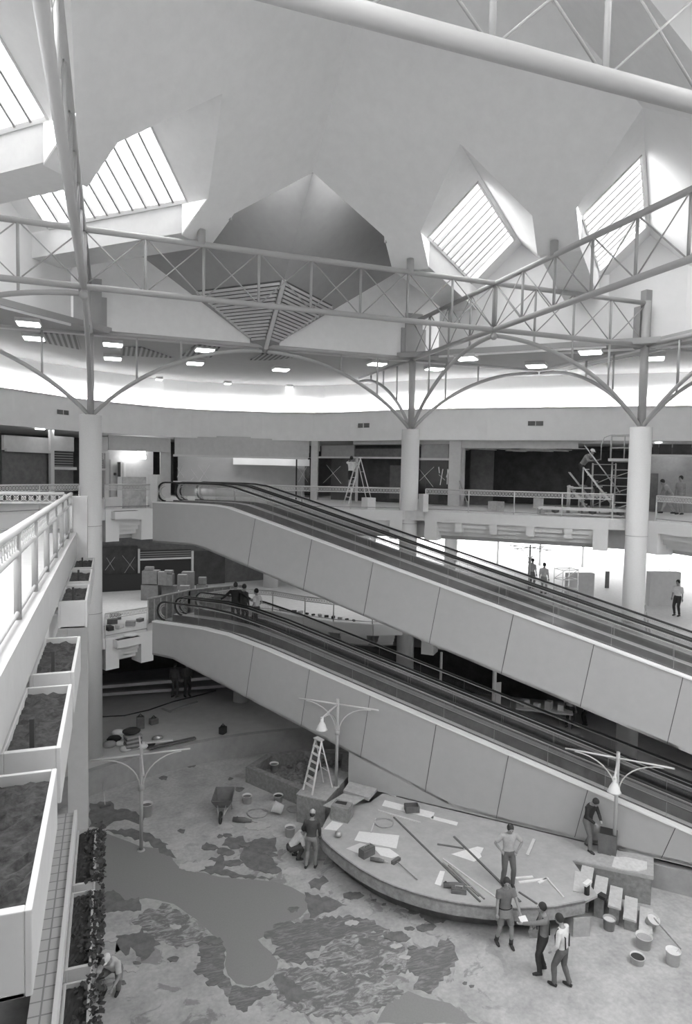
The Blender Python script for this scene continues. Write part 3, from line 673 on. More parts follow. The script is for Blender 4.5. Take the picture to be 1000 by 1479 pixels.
# ================================================================ LAMP POSTS
def lamp_post(label, x, y, z, h, rot=0, bells=(), r=.055, cap=True, arm=1.48, skip=(), group='slim lamp posts with braced arms'):
    t = thing('lamp_post', label, 'lamp post', (x, y, z), group)
    MB().tube([(x, y, z), (x, y, z+h)], r, 12).build('pole', STEEL, t)
    MB().lathe((x, y, z), [(.0, .03), (.11, .03), (.12, 0)], 14).build('base_plate', STEEL, t)
    MB().tube([(x, y, z+h*.60), (x, y, z+h*.66)], r*1.7, 12).build('collar', STEEL, t)
    za = z+h-.18
    for i in range(4):
        if i in skip: continue
        a = rot+i*PI/2; d = V(math.cos(a), math.sin(a), 0); o = V(x, y, za)
        am = MB().tube([o+d*.03, o+d*arm], .028, 8).build('arm', STEELW, t)
        pts = [V(x, y, z+h*.63)+d*(r*1.4)]+[V(x, y, za-.04)+d*(r+1.15*(1-math.cos(q)))-V(0, 0, (h*.37-.18-.04)*(1-math.sin(q))) for q in [PI/2*j/8 for j in range(9)]]
        MB().tube(pts, .02, 7).build('curved_brace', STEELW, t)
        if i in bells:
            e = o+d*(arm-.08); b = MB(); b.lathe(e, [(.0, .02), (.05, .02), (.055, -.14), (.075, -.17)], 14); b.build('lamp_neck', WHITE, am)
            b = MB(); b.lathe(e, [(.075, -.15), (.13, -.26), (.165, -.37), (.19, -.40), (.17, -.40), (.12, -.28), (.06, -.16)], 16); b.build('bell_shade', WHITE, am)
    return t
lamp_post('four-armed lamp post standing alone in the screed at left', .89, 21.05, ZB, 3.25, 0)
lamp_post('lamp post on the plywood box at centre, one bell lamp hanging', 7.40, 21.39, EYE-10.95, 3.12, .87, bells=(2,), skip=(0,))
lamp_post('lamp post with bell lamp on the deck block at right', 13.89, 15.13, EYE-11.05, 3.1, .785, bells=(2,), skip=(0,))
lamp_post('four-armed lamp post in the bright opening of the second level', 22.6, 32.2, Z2, 2.7, .3)
# ================================================================ BACK OF THE HOUSE (behind us) closing the court
mb = MB(); mb.bx(-20, 34, -5, -4.8, 0, ZCE+.3); struct(mb.build('wall_front', WALLW))
mb = MB(); mb.bx(33.6, 33.8, -5, 18, 0, ZCE+.3); struct(mb.build('wall_right', WALLW))
mb = MB(); mb.bx(-18.2, -18, -5, 24, 0, ZCE+.3); struct(mb.build('wall_left', WALLW))
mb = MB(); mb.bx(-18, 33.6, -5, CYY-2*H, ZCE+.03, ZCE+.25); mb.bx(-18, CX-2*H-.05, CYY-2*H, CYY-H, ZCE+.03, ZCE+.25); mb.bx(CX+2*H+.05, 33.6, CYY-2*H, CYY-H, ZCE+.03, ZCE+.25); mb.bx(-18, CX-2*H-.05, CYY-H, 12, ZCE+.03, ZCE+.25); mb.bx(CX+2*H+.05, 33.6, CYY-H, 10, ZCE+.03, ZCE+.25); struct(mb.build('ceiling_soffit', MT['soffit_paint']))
mb = MB(); i1, i2 = offs(WS, .14), offs(WS, 10)
for i in range(len(WS)-1): mb.prism([i1[i], i1[i+1], i2[i+1], i2[i]], ZF0+.02, ZF0+.12)
struct(mb.build('ceiling_shops', LGREY))
mb = MB(); ribbon(mb, offs(WS, 7.5), Z3, ZF0+.02, .2); struct(mb.build('wall_third_back', DGREY))
# ================================================================ SHOP FRONTS, placed along the curved gallery wall
def isect(px, path, z=0, y=700):
    r = ray(px, y); d = V(r.x, r.y, 0)
    best = None
    for p, q in zip(path[:-1], path[1:]):
        a = V(*p, 0); e = V(*q, 0)-a; den = d.x*e.y-d.y*e.x
        if abs(den) < 1e-9: continue
        t = (a.x*e.y-a.y*e.x)/den; s = (a.x*d.y-a.y*d.x)/den
        if t > 0 and -.0001 <= s <= 1.0001 and (best is None or t < best[0]): best = (t, e.normalized())
    if best is None: return None
    return d*best[0], best[1]
class Front:
    """upright pieces along a wall line, addressed by where they stand"""
    def __init__(s, path, d): s.path = offs(path, d); 
    def pt(s, px, y): p, e = isect(px, s.path, 0, y); return p
    def piece(s, mb, xa, xb, ya, yb, th=.08, back=.0):
        ym = (ya+yb)/2; p = s.pt(xa, ym); q = s.pt(xb, ym); e = (q-p).normalized(); n = V(-e.y, e.x, 0)
        za = height(xa, yb, p); zb_ = height(xa, ya, p); zc = height(xb, yb, q); zd = height(xb, ya, q)
        z0 = (za+zc)/2; z1 = (zb_+zd)/2
        p = p+n*back; q = q+n*back
        mb.prism([(p.x, p.y), (q.x, q.y), (q.x+n.x*th, q.y+n.y*th), (p.x+n.x*th, p.y+n.y*th)], z0, z1); return mb
    def cross(s, mb, pts, w=.045, back=-.03):
        for (xa, ya), (xb, yb) in pts:
            p = s.pt(xa, ya); q = s.pt(xb, yb); mb.bar(V(p.x, p.y, height(xa, ya, p)), V(q.x, q.y, height(xb, yb, q)), w, .01)
F3 = Front(WS, .25)
FB = Front(WS, .5)
# plain wall behind / between the shops and head panels
mb = MB()
for a, b in ((12, 76), (82, 112), (143, 160), (160, 250), (252, 448), (449, 460)): F3.piece(mb, a, b, 631, 652, .15, .25)
F3.piece(mb, 508, 660, 628, 642, .15, .2); F3.piece(mb, 660, 836, 630, 648, .15, .1); F3.piece(mb, 836, 1010, 630, 641, .15, .2)
F3.piece(mb, 449, 459, 634, 726, .15); F3.piece(mb, 648, 665, 636, 735, .3)
struct(mb.build('wall_shopfront_head', LGREY))
def shop(label, parts, group='shop fronts along the third-level gallery', cat='shopfront', name='shopfront'):
    p0 = parts[0]; p = F3.pt((p0[1]+p0[2])/2, p0[4]); t = thing(name, label, cat, (p.x, p.y, Z3), group)
    for nm, xa, xb, ya, yb, m, th, back in parts: F3.piece(MB(), xa, xb, ya, yb, th, back).build(nm, m, t)
    return t
LOUV = wall_stripe('louvre_grille', .03, .24, 2.6, 'Z')
shop('dark wide shop window at the far left edge under a pale head panel', [('shutter', 12, 76, 653, 722, DGREY, .06, .35), ('head_rail', 12, 77, 650, 654, STEELW, .12, .1), ('frame_post', 76, 81, 616, 722, STEELW, .15, .1)])
shop('narrow shop window with louvred transom left of the left column', [('louvre', 81, 113, 653, 676, LOUV, .06, .35), ('shutter', 81, 113, 678, 722, DGREY, .06, .35), ('transom', 81, 113, 675, 679, STEELW, .12, .1)])
shop('narrow louvred shop window just right of the left column', [('louvre', 142, 154, 655, 677, LOUV, .06, .35), ('shutter', 142, 154, 680, 722, DGREY, .06, .35), ('transom', 142, 154, 677, 680, STEELW, .12, .1), ('frame_post', 154, 159, 655, 722, STEELW, .15, .1)])
# recess with doors
mb = MB(); F3.piece(mb, 160, 250, 640, 722, .1, 2.2); struct(mb.build('wall_recess', LGREY))
t = shop('plain grey service door in the recess left of the ramps', [('door_leaf', 161, 188, 664, 722, MGREY, .06, 1.9), ('closer', 189, 192, 684, 688, DARK, .06, 1.8)], None, 'door', 'service_door')
t = shop('narrow dark-glazed door beside the service door in the recess', [('door_leaf', 195, 207, 668, 722, LGREY, .06, 1.9), ('vision_panel', 195, 199, 668, 690, DARK, .02, 1.85), ('side_light', 203, 207, 669, 700, WHITE, .02, 1.85)], None, 'door', 'service_door')
def lamp_box(label, xa, xb, ya, yb, back, m=EMIT, nm='wall_light'):
    o = F3.piece(MB(), xa, xb, ya, yb, .12, back).build(nm, m); return tag(o, label, 'light')
lamp_box('bright fluorescent tube light above the service doors', 197, 231, 658, 663, 1.6)
lamp_box('small lit sign box above the fluorescent tube', 216, 227, 651, 657, 1.5)
# bright shop
shop('wide pale shop under fitting-out behind the upper ramp landing', [('back_wall', 250, 449, 640, 722, mat('shop_wall', .42, .8, .1, .8), .1, 3.2), ('head_panel', 252, 447, 633, 660, LGREY, .06, .12), ('head_trim', 250, 449, 659, 662, WHITE, .08, .08), ('post', 249, 251, 660, 700, DARK, .06, .1), ('side_return', 236, 251, 640, 722, LGREY, .1, .4),
    ('counter', 256, 330, 697, 700, WHITE, .3, 2.6), ('bulkhead', 330, 447, 660, 672, WALLW, .3, 2.2)])
shop('black-framed glass door at the right end of the pale shop', [('frame_post', 427, 429, 662, 723, DARK, .07, .05), ('frame_post', 447.5, 449, 662, 723, DARK, .07, .05), ('frame_head', 427, 449, 662, 664, DARK, .07, .05), ('glass', 429, 447.5, 664, 723, GLASS, .02, .07)], None, 'door', 'glass_door')
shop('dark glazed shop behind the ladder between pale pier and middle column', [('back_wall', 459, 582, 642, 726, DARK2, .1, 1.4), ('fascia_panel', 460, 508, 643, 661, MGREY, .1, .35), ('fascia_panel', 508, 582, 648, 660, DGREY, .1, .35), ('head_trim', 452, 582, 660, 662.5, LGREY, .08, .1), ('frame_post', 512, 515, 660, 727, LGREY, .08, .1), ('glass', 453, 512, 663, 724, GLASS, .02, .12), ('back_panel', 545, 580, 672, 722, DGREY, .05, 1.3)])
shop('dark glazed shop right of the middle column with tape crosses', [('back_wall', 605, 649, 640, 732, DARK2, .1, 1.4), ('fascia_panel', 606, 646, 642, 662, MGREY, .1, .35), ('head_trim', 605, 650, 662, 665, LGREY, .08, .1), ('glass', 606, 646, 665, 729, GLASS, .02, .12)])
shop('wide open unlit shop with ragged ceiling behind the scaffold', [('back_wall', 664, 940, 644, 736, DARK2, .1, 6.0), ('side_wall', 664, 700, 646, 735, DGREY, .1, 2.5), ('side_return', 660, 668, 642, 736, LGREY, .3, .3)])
shop('shop with dark clerestory panes behind the men at right', [('back_wall', 938, 1012, 656, 748, MGREY, .1, 1.6), ('clerestory_pane', 944, 952, 642, 655, DARK2, .05, .1), ('clerestory_pane', 953, 971, 642, 656, DARK2, .05, .1), ('clerestory_pane', 973, 1000, 642, 656, DARK2, .05, .1), ('transom', 938, 1012, 657, 660, WHITE, .12, .05), ('inner_door', 944, 956, 684, 740, DGREY, .05, 1.4)])
# ragged ceiling tiles hanging
mb = MB()
for i in range(26):
    x = 668+i*6.6; p = F3.pt(x, 655); p = p*(1.02+random.random()*.05); mb.box((p.x, p.y, EYE+1.42-random.random()*.12), (random.uniform(.5, 1.1), .5, .03), rz=random.random(), M=Matrix.Rotation(random.uniform(-.15, .15), 3, 'X'))
tag(mb.build('ragged_ceiling_tiles', LGREY), 'ragged strip of loose ceiling tiles inside the unlit shop', 'ceiling tiles', kind='stuff')
# tape crosses on glass (each one)
def tape(label, lines, nm='tape_cross'):
    mb = MB(); F3.cross(mb, lines); o = mb.build(nm, PAPER); return tag(o, label, 'tape', 'tape marks on shop glass')
F3b = F3
tape('big tape cross on the glass behind the ladder', [((472, 672), (493, 699)), ((492, 674), (467, 698))])
tape('big tape cross on the dark glass right of the middle column', [((606, 678), (626, 704)), ((627, 675), (606, 695))])
tape('group of short tape strokes beside the big cross', [((634, 675), (635, 684)), ((640, 678), (636, 701)), ((634, 686), (643, 694)), ((647, 678), (646, 700)), ((649, 678), (645, 690))])
tape('tape cross at the left end of the pale shop', [((256, 676), (266, 690)), ((265, 672), (256, 690))])
tape('double tape cross in the middle of the pale shop left part', [((276, 678), (286, 692)), ((286, 672), (300, 692)), ((303, 672), (288, 695)), ((280, 690), (276, 694))])
tape('tape cross on the black-framed glass door', [((430, 675), (445, 697)), ((443, 675), (431, 697))])
# vents in the fascia
def vent(label, x, y, w=16):
    t0 = Front(WS, -.02); p = t0.pt(x, y); t = thing('wall_vent', label, 'vent', (p.x, p.y, height(x, y, p)), 'vents in the gallery fascia')
    t0.piece(MB(), x-w/2, x+w/2, y-3.2, y+3.2, .03, -.01).build('grille', DGREY, t); t0.piece(MB(), x-.6, x+.6, y-3.4, y+3.4, .03, -.03).build('mullion', LGREY, t)
vent('small dark vent in the fascia left of the left column', 91, 596); vent('paired vent in the fascia left of the middle column', 525.5, 615); vent('paired vent in the fascia right of the middle column', 774, 612, 22)
# ---------------------------------------------------------------- second and ground level backs
W2 = [(-16, 26), (-9, 31), (-4.5, 37.6), (4, 38.4), (9.5, 39.6), (14, 41)]
F2 = Front(W2, 0.)
mb = MB(); ribbon(mb, W2, Z2, Z3-.4, .2); struct(mb.build('wall_second_back', DGREY))
F2 = Front(W2, -.15)
def shop2(label, parts):
    p0 = parts[0]; p = F2.pt((p0[1]+p0[2])/2, p0[4]); t = thing('shopfront', label, 'shopfront', (p.x, p.y, Z2), 'shop fronts on the second level')
    for nm, xa, xb, ya, yb, m, th, back in parts: F2.piece(MB(), xa, xb, ya, yb, th, back).build(nm, m, t)
shop2('second-level shop with dark counter wall and white-framed louvres behind the cartons', [('grille_wall', 140, 199, 790, 832, DARK2, .05, 0), ('counter_front', 140, 206, 828, 858, DARK, .12, -.5), ('frame_post', 199, 202, 793, 834, LGREY, .1, -.1), ('louvre', 202, 276, 795, 806, LOUV, .06, -.02), ('transom', 202, 276, 806, 808.5, WHITE, .1, -.1), ('frame_post', 276, 279, 796, 840, LGREY, .1, -.1), ('shutter', 202, 276, 809, 860, DARK, .05, 0), ('shutter', 279, 325, 796, 856, DARK2, .05, 0)])
mb = MB()
for l in ([(154, 806), (165, 824)], [(166, 805), (152, 824)], [(177, 803), (194, 824)], [(195, 805), (180, 828)]): F2.cross(mb, [l])
tag(mb.build('tape_cross', PAPER), 'pair of tape crosses on the second-level glass above the counter', 'tape', 'tape marks on shop glass')
# far right beyond the ramps: open, glazed end of the mall
mb = MB(); mb.prism([(19, 43), (44, 28), (60, 60), (10, 70)], Z2-.3, Z2-.01); struct(mb.build('floor_second_far', FLOORM))
mb = MB()
for p, q in (((14, 41), (19, 47)), ):
    mb.prism([p, q, (q[0]+.1, q[1]+.3), (p[0]+.1, p[1]+.3)], Z2, Z3-.4)
struct(mb.build('wall_second_return', LGREY))
fr = thing('window_9', None, None, (28, 44, Z2), kind='structure')
a_, b_ = V(19, 47, 0), V(41, 36, 0)
for i in range(9):
    p = a_.lerp(b_, i/8); MB().tube([(p.x, p.y, Z2), (p.x, p.y, Z3-.5)], .09, 10).build('mullion', WHITE, fr)
    if i < 8: q = a_.lerp(b_, (i+1)/8); g = MB(); g.extr([(p.x, p.y, Z2), (q.x, q.y, Z2), (q.x, q.y, Z3-.45), (p.x, p.y, Z3-.45)], (0, .02, 0)); g.build('pane', GLASS, fr)
def at2(x, y, z=None): return onz(x, y, Z2 if z is None else z)
def panel_box(label, xa, xb, yt, yb, m, z=Z2, name='hoarding', d=.4, cat='panel', group=None, lift=0):
    p = onz(xa, yb, z+lift); q = onz(xb, yb, z+lift); n = V(q.y-p.y, p.x-q.x, 0).normalized()*-d; h_ = height((xa+xb)/2, yt, (p+q)/2)
    mb = MB(); mb.prism([(p.x, p.y), (q.x, q.y), (q.x+n.x, q.y+n.y), (p.x+n.x, p.y+n.y)], z+lift, h_); o = mb.build(name, m); return tag(o, label, cat, group)
panel_box('pale grey hoarding box in the bright opening of the second level', 820, 858, 829, 864, LGREY)
panel_box('grey hoarding sheet right of the right column on the second level', 938, 982, 827, 876, LGREY)
panel_box('thin dark panel standing in the bright opening', 875, 880, 826, 850, DGREY, d=.1)
# ground level: unlit units behind
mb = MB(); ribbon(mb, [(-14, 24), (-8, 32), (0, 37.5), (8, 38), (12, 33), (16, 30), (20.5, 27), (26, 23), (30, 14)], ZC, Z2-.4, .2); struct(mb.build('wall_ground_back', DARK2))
for i, (xa, ya, xb, yb, z, lab) in enumerate(((145, 1003, 300, 992, ZC+.25, 'lower'), (145, 992, 290, 980, ZC+.8, 'upper'))):
    p = onz(xa, ya, z); q = onz(xb, yb, z); q = p+(q-p).normalized()*6.2; mb = MB(); mb.bar(p, q, .28, .14); tag(mb.build('bench_rail', LGREY), 'long pale horizontal rail on the ground level behind the left column, %s one' % lab, 'rail', 'pale rails under the landing')
def board(label, a, b, z, w=.12, h=.04, m=WOODD, nm='timber_board', grp=None, cat='board'):
    p, q = onz(*a, z+h), onz(*b, z+h); mb = MB(); mb.bar(p-V(0, 0, h/2), q-V(0, 0, h/2), w, h); return tag(mb.build(nm, m), label, cat, grp)
# mortar bagged posts etc. in the right ground area
for (x, y0, y1, lab, m, r) in ((635, 1000, 945, 'slim pale post', LGREY, .06), (712, 1012, 950, 'slim pale post with a taped sheet', LGREY, .09)):
    p = onz(x, y0+45, ZC); tag(MB().tube([(p.x, p.y, ZC), (p.x, p.y, Z2-1.25)], r, 10).build('support_post', m), lab+' under the upper ramp, ground level', 'post')
p = onz(713, 1055, ZC); tag(MB().box((p.x, p.y-.15, ZC+1.6), (.42, .04, 1.1)).build('pale_sheet', PAPER), 'pale sheet fixed to a post under the upper ramp', 'sheet')
t = thing('work_table', 'cluttered work table in the dark unit under the upper ramp', 'table', tuple(onz(785, 1050, ZC)))
p = onz(785, 1050, ZC)
MB().box((p.x, p.y, ZC+.8), (2.4, .8, .06), rz=-.6).build('table_top', LGREY, t)
for i in (-1, 1):
    for j in (-1, 1): q = Matrix.Rotation(-.6, 3, 'Z')@V(i*1.1, j*.33, 0); MB().box((p.x+q.x, p.y+q.y, ZC+.38), (.05, .05, .76)).build('leg', MGREY, t)
for i, (dx, s) in enumerate(((-.8, .3), (-.3, .2), (.2, .35), (.7, .25))): q = Matrix.Rotation(-.6, 3, 'Z')@V(dx, 0, 0); tag(MB().box((p.x+q.x, p.y+q.y, ZC+.83+s/2), (s, .25, s), rz=.3*i).build('parts_box', PAPER if i % 2 else LGREY), ['leftmost', 'second', 'third', 'rightmost'][i]+' small box on the cluttered work table', 'box', 'boxes on the work table')
for i, (a, b) in enumerate((((740, 1040), (850, 1075)), ((700, 1030), (790, 1052)), ((770, 1068), (840, 1062)))): board('pale plank lying under the upper ramp, '+['longest', 'leftmost', 'shortest'][i], a, b, ZC+.05, .2, .05, MGREY, 'plank', 'planks under the upper ramp')
# ---------------------------------------------------------------- down lights in the flat ceiling
for i, (x, y, w, lab) in enumerate(((41, 469, .62, 'far left upper'), (49, 490, .62, 'far left lower'), (163, 499, .62, 'upper one right of the left post'), (163, 519, .62, 'lower one right of the left post'), (296, 507, .62, 'left of the arch crown, upper'), (282, 526, .62, 'left of the arch crown, lower'),
      (406, 535, .62, 'under the arch crown'), (545, 527, .6, 'left of the middle post'), (628, 534, .6, 'right of the middle post'), (674, 519, .7, 'right of the middle arch'), (775, 530, .7, 'by the far corner'), (853, 510, .7, 'left of the right post'), (944, 519, .7, 'right of the right post'),
      (230, 549, .3, 'small, left above the cove'), (329, 555, .3, 'small, middle above the cove'), (418, 560, .3, 'small, right above the cove'))):
    z = ZCE-.12; p = onz(x, y, z); t = thing('ceiling_light', 'lit square ceiling light, '+lab, 'ceiling light', (p.x, p.y, z), 'square lights in the flat ceiling')
    rz = -.78 if x > 640 else 0.
    MB().box((p.x, p.y, z+.09), (w*1.25, w*1.25, .14), rz=rz).build('housing', LGREY, t); MB().box((p.x, p.y, z), (w*1.1, w*1.1, .04), rz=rz).build('diffuser', EMIT, t)
p = onz(58, 621, ZF0-.05); tag(MB().box((p.x, p.y, ZF0-.03), (.4, .3, .04)).build('soffit_light', EMIT), 'small lit downlight under the fascia at far left', 'light')
# ================================================================ TIMBER DECK, BOXES, STEPS
ZD = EYE-11.05
deck_edge = [(462, 1203), (466, 1213), (478, 1225), (497, 1240), (520, 1256), (545, 1270), (570, 1281), (600, 1291), (630, 1299), (660, 1305), (700, 1310), (750, 1313), (800, 1311), (846, 1302)]
ed = [(onz(x, y, ZD).x, onz(x, y, ZD).y) for x, y in deck_edge]
kk = lambda w, k: ((w+k)/2, (w-k)/2)
back = [(12.55, 15.3), kk(28.1, -.2), kk(29.5, -.2), kk(29.5, -11.8), (8.2, 20.2), (6.8, 20.1)]
t = thing('timber_deck', 'broad low plywood stage with a bowed front edge in front of the ramps', 'stage', (9.5, 17, 0))
MB().prism(ed+[kk(25.9, -1.6)]+back, ZD-.06, ZD).build('deck_surface', mat('deck_board', .40, .8, .10, 3.), t)
mb = MB()
for p, q in zip(ed[:-1], ed[1:]):
    a, b = V(*p, 0), V(*q, 0); n = (b-a).normalized(); n = V(-n.y, n.x, 0)*.05
    mb.prism([p, q, (q[0]+n.x, q[1]+n.y), (p[0]+n.x, p[1]+n.y)], ZD-.34, ZD+.01)
mb.build('edge_fascia', mat('fascia_board', .30, .8, .25, 6.), t)
ins = [(p[0]+(10-p[0])*.13, p[1]+(17.6-p[1])*.16) for p in ed]
MB().prism(ins+[kk(27.0, -2.0)]+[(12.2, 15.2), kk(29.4, -2), kk(29.4, -11.8), (8.4, 20.2), (7.3, 20.0)], 0, ZD-.08).build('recessed_base', DGREY, t)
# block on the right end of the deck
t = thing('deck_block', 'plywood-topped solid block at the right end of the stage by the ramp', 'platform', (13.9, 14.6, 0))
bl = [(12.62, 15.3), (14.2, 13.98), (14.95, 14.72), kk(29.4, -1.2)]
MB().prism(bl, 0, ZD-.1).build('base', WOODD, t); bl2 = [(12.6, 15.28), (14.22, 13.94), (14.98, 14.72), kk(29.45, -1.2)]
MB().prism(bl2, ZD-.1, ZD+.012).build('top_board', WOOD, t)
# loose panels propped under the deck edge and steps
for i, (xa, xb, yt, yb, m, lab) in enumerate(((765, 788, 1316, 1356, WOODD, 'dark board panel propped under the stage edge behind the two men'), (828, 852, 1318, 1354, WOOD, 'pale board panel propped under the stage edge by the steps'))):
    p, q = onz(xa, yb, 0), onz(xb, yb-1, 0); mb = MB(); mb.extr([p, q, q+V(0, 0, .5), p+V(0, 0, .5)], (.02, .04, 0)); tag(mb.build('board_panel', m), lab, 'board', 'boards propped under the stage edge')
t = thing('wooden_steps', 'flight of five wooden steps down from the stage to the basin', 'steps', (13.2, 14, 0))
e1 = V(1, -1, 0).normalized(); e2 = V(1, 1, 0).normalized()
for i in range(5):
    k0 = -2.35+i*.55; z = ZD-.02-.165*i
    w0_, w1_ = 26.5-.12*i, 27.75-.05*i
    poly = [kk(w0_, k0), kk(w1_, k0), kk(w1_, k0+.46), kk(w0_, k0+.46)]
    MB().prism(poly, z-.05, z).build('tread', mat('pale_tread', .50, .8, .12, 9.), t)
    poly = [kk(w0_+.06, k0+.05), kk(w1_-.05, k0+.05), kk(w1_-.05, k0+.40), kk(w0_+.06, k0+.40)]
    MB().prism(poly, 0, z-.05).build('riser_box', WOODD, t)
sheet0 = MB().prism([(onz(x, y, ZD+.02).x, onz(x, y, ZD+.02).y) for x, y in ((831, 1258), (857, 1264), (852, 1292), (828, 1287))], ZD+.002, ZD+.02).build('pale_board', mat('pale_tread', .5)); tag(sheet0, 'square pale board at the head of the wooden steps', 'board')
# plywood box at the centre and its lids
def zpoly(pts, z): return [(onz(x, y, z).x, onz(x, y, z).y) for x, y in pts]
zb = EYE-10.95
t = thing('plywood_box', 'tall plywood box carrying the centre lamp post and step ladder', 'box', (6.9, 21.3, 0))
MB().prism(zpoly([(429, 1148), (470, 1157), (505, 1118), (467, 1108)], zb), 0, zb-.03).build('sides', WOODD, t)
MB().prism(zpoly([(428, 1147), (471, 1157), (507, 1117), (467, 1107)], zb), zb-.03, zb).build('lid', WOOD, t)
t = thing('plywood_crate', 'small dark crate with handle slot in front of the tall plywood box', 'crate', tuple(onz(490, 1185, ZD)))
MB().prism(zpoly([(478, 1164), (503, 1170), (510, 1160), (486, 1154)], ZD+.45), ZD, ZD+.45).build('body', WOODD, t)
MB().prism(zpoly([(484, 1160), (500, 1163), (502, 1159), (487, 1156.5)], ZD+.456), ZD+.45, ZD+.456).build('handle_slot', DARK, t)
tag(MB().prism(zpoly([(467, 1158), (497, 1165), (527, 1147), (496, 1141)], ZD+.5), ZD+.34, ZD+.37).build('plywood_sheet', WOOD), 'plywood sheet laid in front of the tall box, nearer of two', 'board', 'plywood sheets beside the tall box')
tag(MB().prism(zpoly([(496, 1142), (533, 1153), (545, 1139), (505, 1129)], ZD+.3), ZD+.2, ZD+.3).build('plywood_sheet', WOOD), 'plywood sheet against the ramp base, farther of two', 'board', 'plywood sheets beside the tall box')
# low planter ring behind the tall box
zr = EYE-11.3
t = thing('low_planter', 'low angular plywood planter full of rubble left of the tall box', 'planter', (7, 24, 0))
o1 = zpoly([(355, 1108), (386, 1089), (440, 1082), (506, 1086), (502, 1130), (432, 1140)], zr); cxm = sum(p[0] for p in o1)/6; cym = sum(p[1] for p in o1)/6
i1 = [(cxm+(p[0]-cxm)*.84, cym+(p[1]-cym)*.84) for p in o1]
mb = MB()
for i in range(6): j = (i+1) % 6; mb.prism([o1[i], o1[j], i1[j], i1[i]], 0, zr)
mb.build('rim', WOODD, t)
mb = MB(); n = 14; vs = []
for j in range(n+1):
    for i in range(n+1):
        s, q = i/n, j/n
        a = V(*i1[0], 0).lerp(V(*i1[5], 0), s); b = V(*i1[2], 0).lerp(V(*i1[3], 0), s); p = a.lerp(b, q); vs.append(V(p.x, p.y, zr-.42+random.uniform(0, .22)))
mb.add(vs, [(j*(n+1)+i, j*(n+1)+i+1, (j+1)*(n+1)+i+1, (j+1)*(n+1)+i) for j in range(n) for i in range(n)]); mb.build('rubble_fill', mat('rubble', .20, .95, .6, 5., bump=1.), t)
# ================================================================ STAINS AND SCREED on the basin floor
PZ = [0.]
def patch(label, pts, m, z=.008, name='mortar_patch', jag=2.4, sub=5, grp='damp patches on the basin floor'):
    out = []; n = len(pts)
    for i in range(n):
        a = V(*pts[i], 0); b = V(*pts[(i+1) % n], 0); d = b-a; nn = V(-d.y, d.x, 0).normalized(); k = max(1, int(d.length/sub))
        for j in range(k):
            q = a+d*(j/k)+nn*random.uniform(-jag, jag); out.append((q.x, q.y))
    PZ[0] += .00022; z = .004+PZ[0]
    w = [(onz(x, y, z).x, onz(x, y, z).y) for x, y in out]; mb = MB(); mb.prism(w, .0, z); o = mb.build(name, m); return tag(o, label, 'mortar patch', grp)
patch('large smooth grey screed spread from the left lamp post to the bottom edge', [(133, 1198), (146, 1201), (175, 1212), (202, 1222), (232, 1226), (247, 1232), (250, 1243), (259, 1253), (282, 1259), (324, 1268), (360, 1270), (395, 1273), (422, 1281), (440, 1293), (445, 1312), (434, 1324), (418, 1332), (394, 1344), (372, 1358), (380, 1366), (392, 1376), (402, 1390), (398, 1404), (386, 1416), (362, 1424), (342, 1420), (330, 1408), (325, 1394), (328, 1376), (318, 1360), (304, 1346), (282, 1328), (262, 1312), (240, 1302), (211, 1298), (180, 1304), (158, 1310), (133, 1306)], POUR, .018, 'smooth_screed', 1.2, 12, None)
patch('smooth screed along the bottom edge right of centre', [(545, 1478), (560, 1448), (590, 1432), (612, 1440), (650, 1450), (690, 1478)], POUR, .018, 'smooth_screed', 1., 12, None)
patch('long dark damp patch at far left near the basin wall', [(130, 1160), (160, 1157), (165, 1168), (190, 1172), (212, 1180), (205, 1190), (170, 1184), (150, 1198), (130, 1195)], WET)
patch('dark damp patch around the foot of the left lamp post', [(150, 1200), (195, 1196), (215, 1205), (245, 1222), (255, 1240), (240, 1238), (215, 1216), (180, 1210)], WET, .022)
patch('dark damp patch in front of the wheelbarrow, left one', [(325, 1212), (350, 1208), (355, 1218), (340, 1228), (322, 1222)], WET)
patch('broad dark damp patch left of the crouching man', [(352, 1222), (368, 1212), (398, 1210), (400, 1228), (385, 1236), (402, 1248), (380, 1262), (362, 1254), (345, 1240)], WET)
patch('ragged dark patch between screed and wheelbarrow', [(283, 1256), (300, 1242), (318, 1236), (330, 1246), (322, 1256), (345, 1262), (372, 1266), (395, 1270), (340, 1268), (300, 1262)], WET, .024)
patch('dark damp patch at the left edge below the screed', [(140, 1292), (165, 1284), (180, 1300), (200, 1296), (204, 1314), (160, 1318), (135, 1312)], WET, .024)
patch('broken dark patches between left screed and bottom', [(180, 1348), (205, 1340), (230, 1352), (225, 1374), (205, 1388), (190, 1372), (170, 1378), (172, 1356)], WET, jag=6)
patch('dark patch left of the smooth screed tongue', [(285, 1362), (318, 1360), (326, 1372), (322, 1402), (335, 1424), (372, 1430), (350, 1442), (330, 1438), (300, 1414), (278, 1402), (292, 1384)], COMB, .024, jag=3.5)
patch('dark combed patch at the bottom centre', [(335, 1426), (375, 1426), (395, 1432), (372, 1446), (352, 1462), (330, 1448)], COMB, .026, jag=2.5)
patch('dark damp patch right of the screed top', [(440, 1290), (470, 1296), (500, 1306), (475, 1318), (448, 1326)], WET, .024)
patch('broad dark combed patch right of the smooth screed', [(380, 1352), (400, 1334), (450, 1328), (500, 1322), (530, 1326), (560, 1342), (545, 1356), (500, 1352), (470, 1366), (440, 1378), (470, 1392), (420, 1390), (395, 1382), (405, 1366)], COMB, .026, jag=4)
patch('mottled grey combed patch in the middle of the floor', [(470, 1366), (500, 1352), (560, 1345), (585, 1365), (580, 1390), (600, 1400), (560, 1412), (500, 1404), (450, 1392)], COMB2, .022, jag=4)
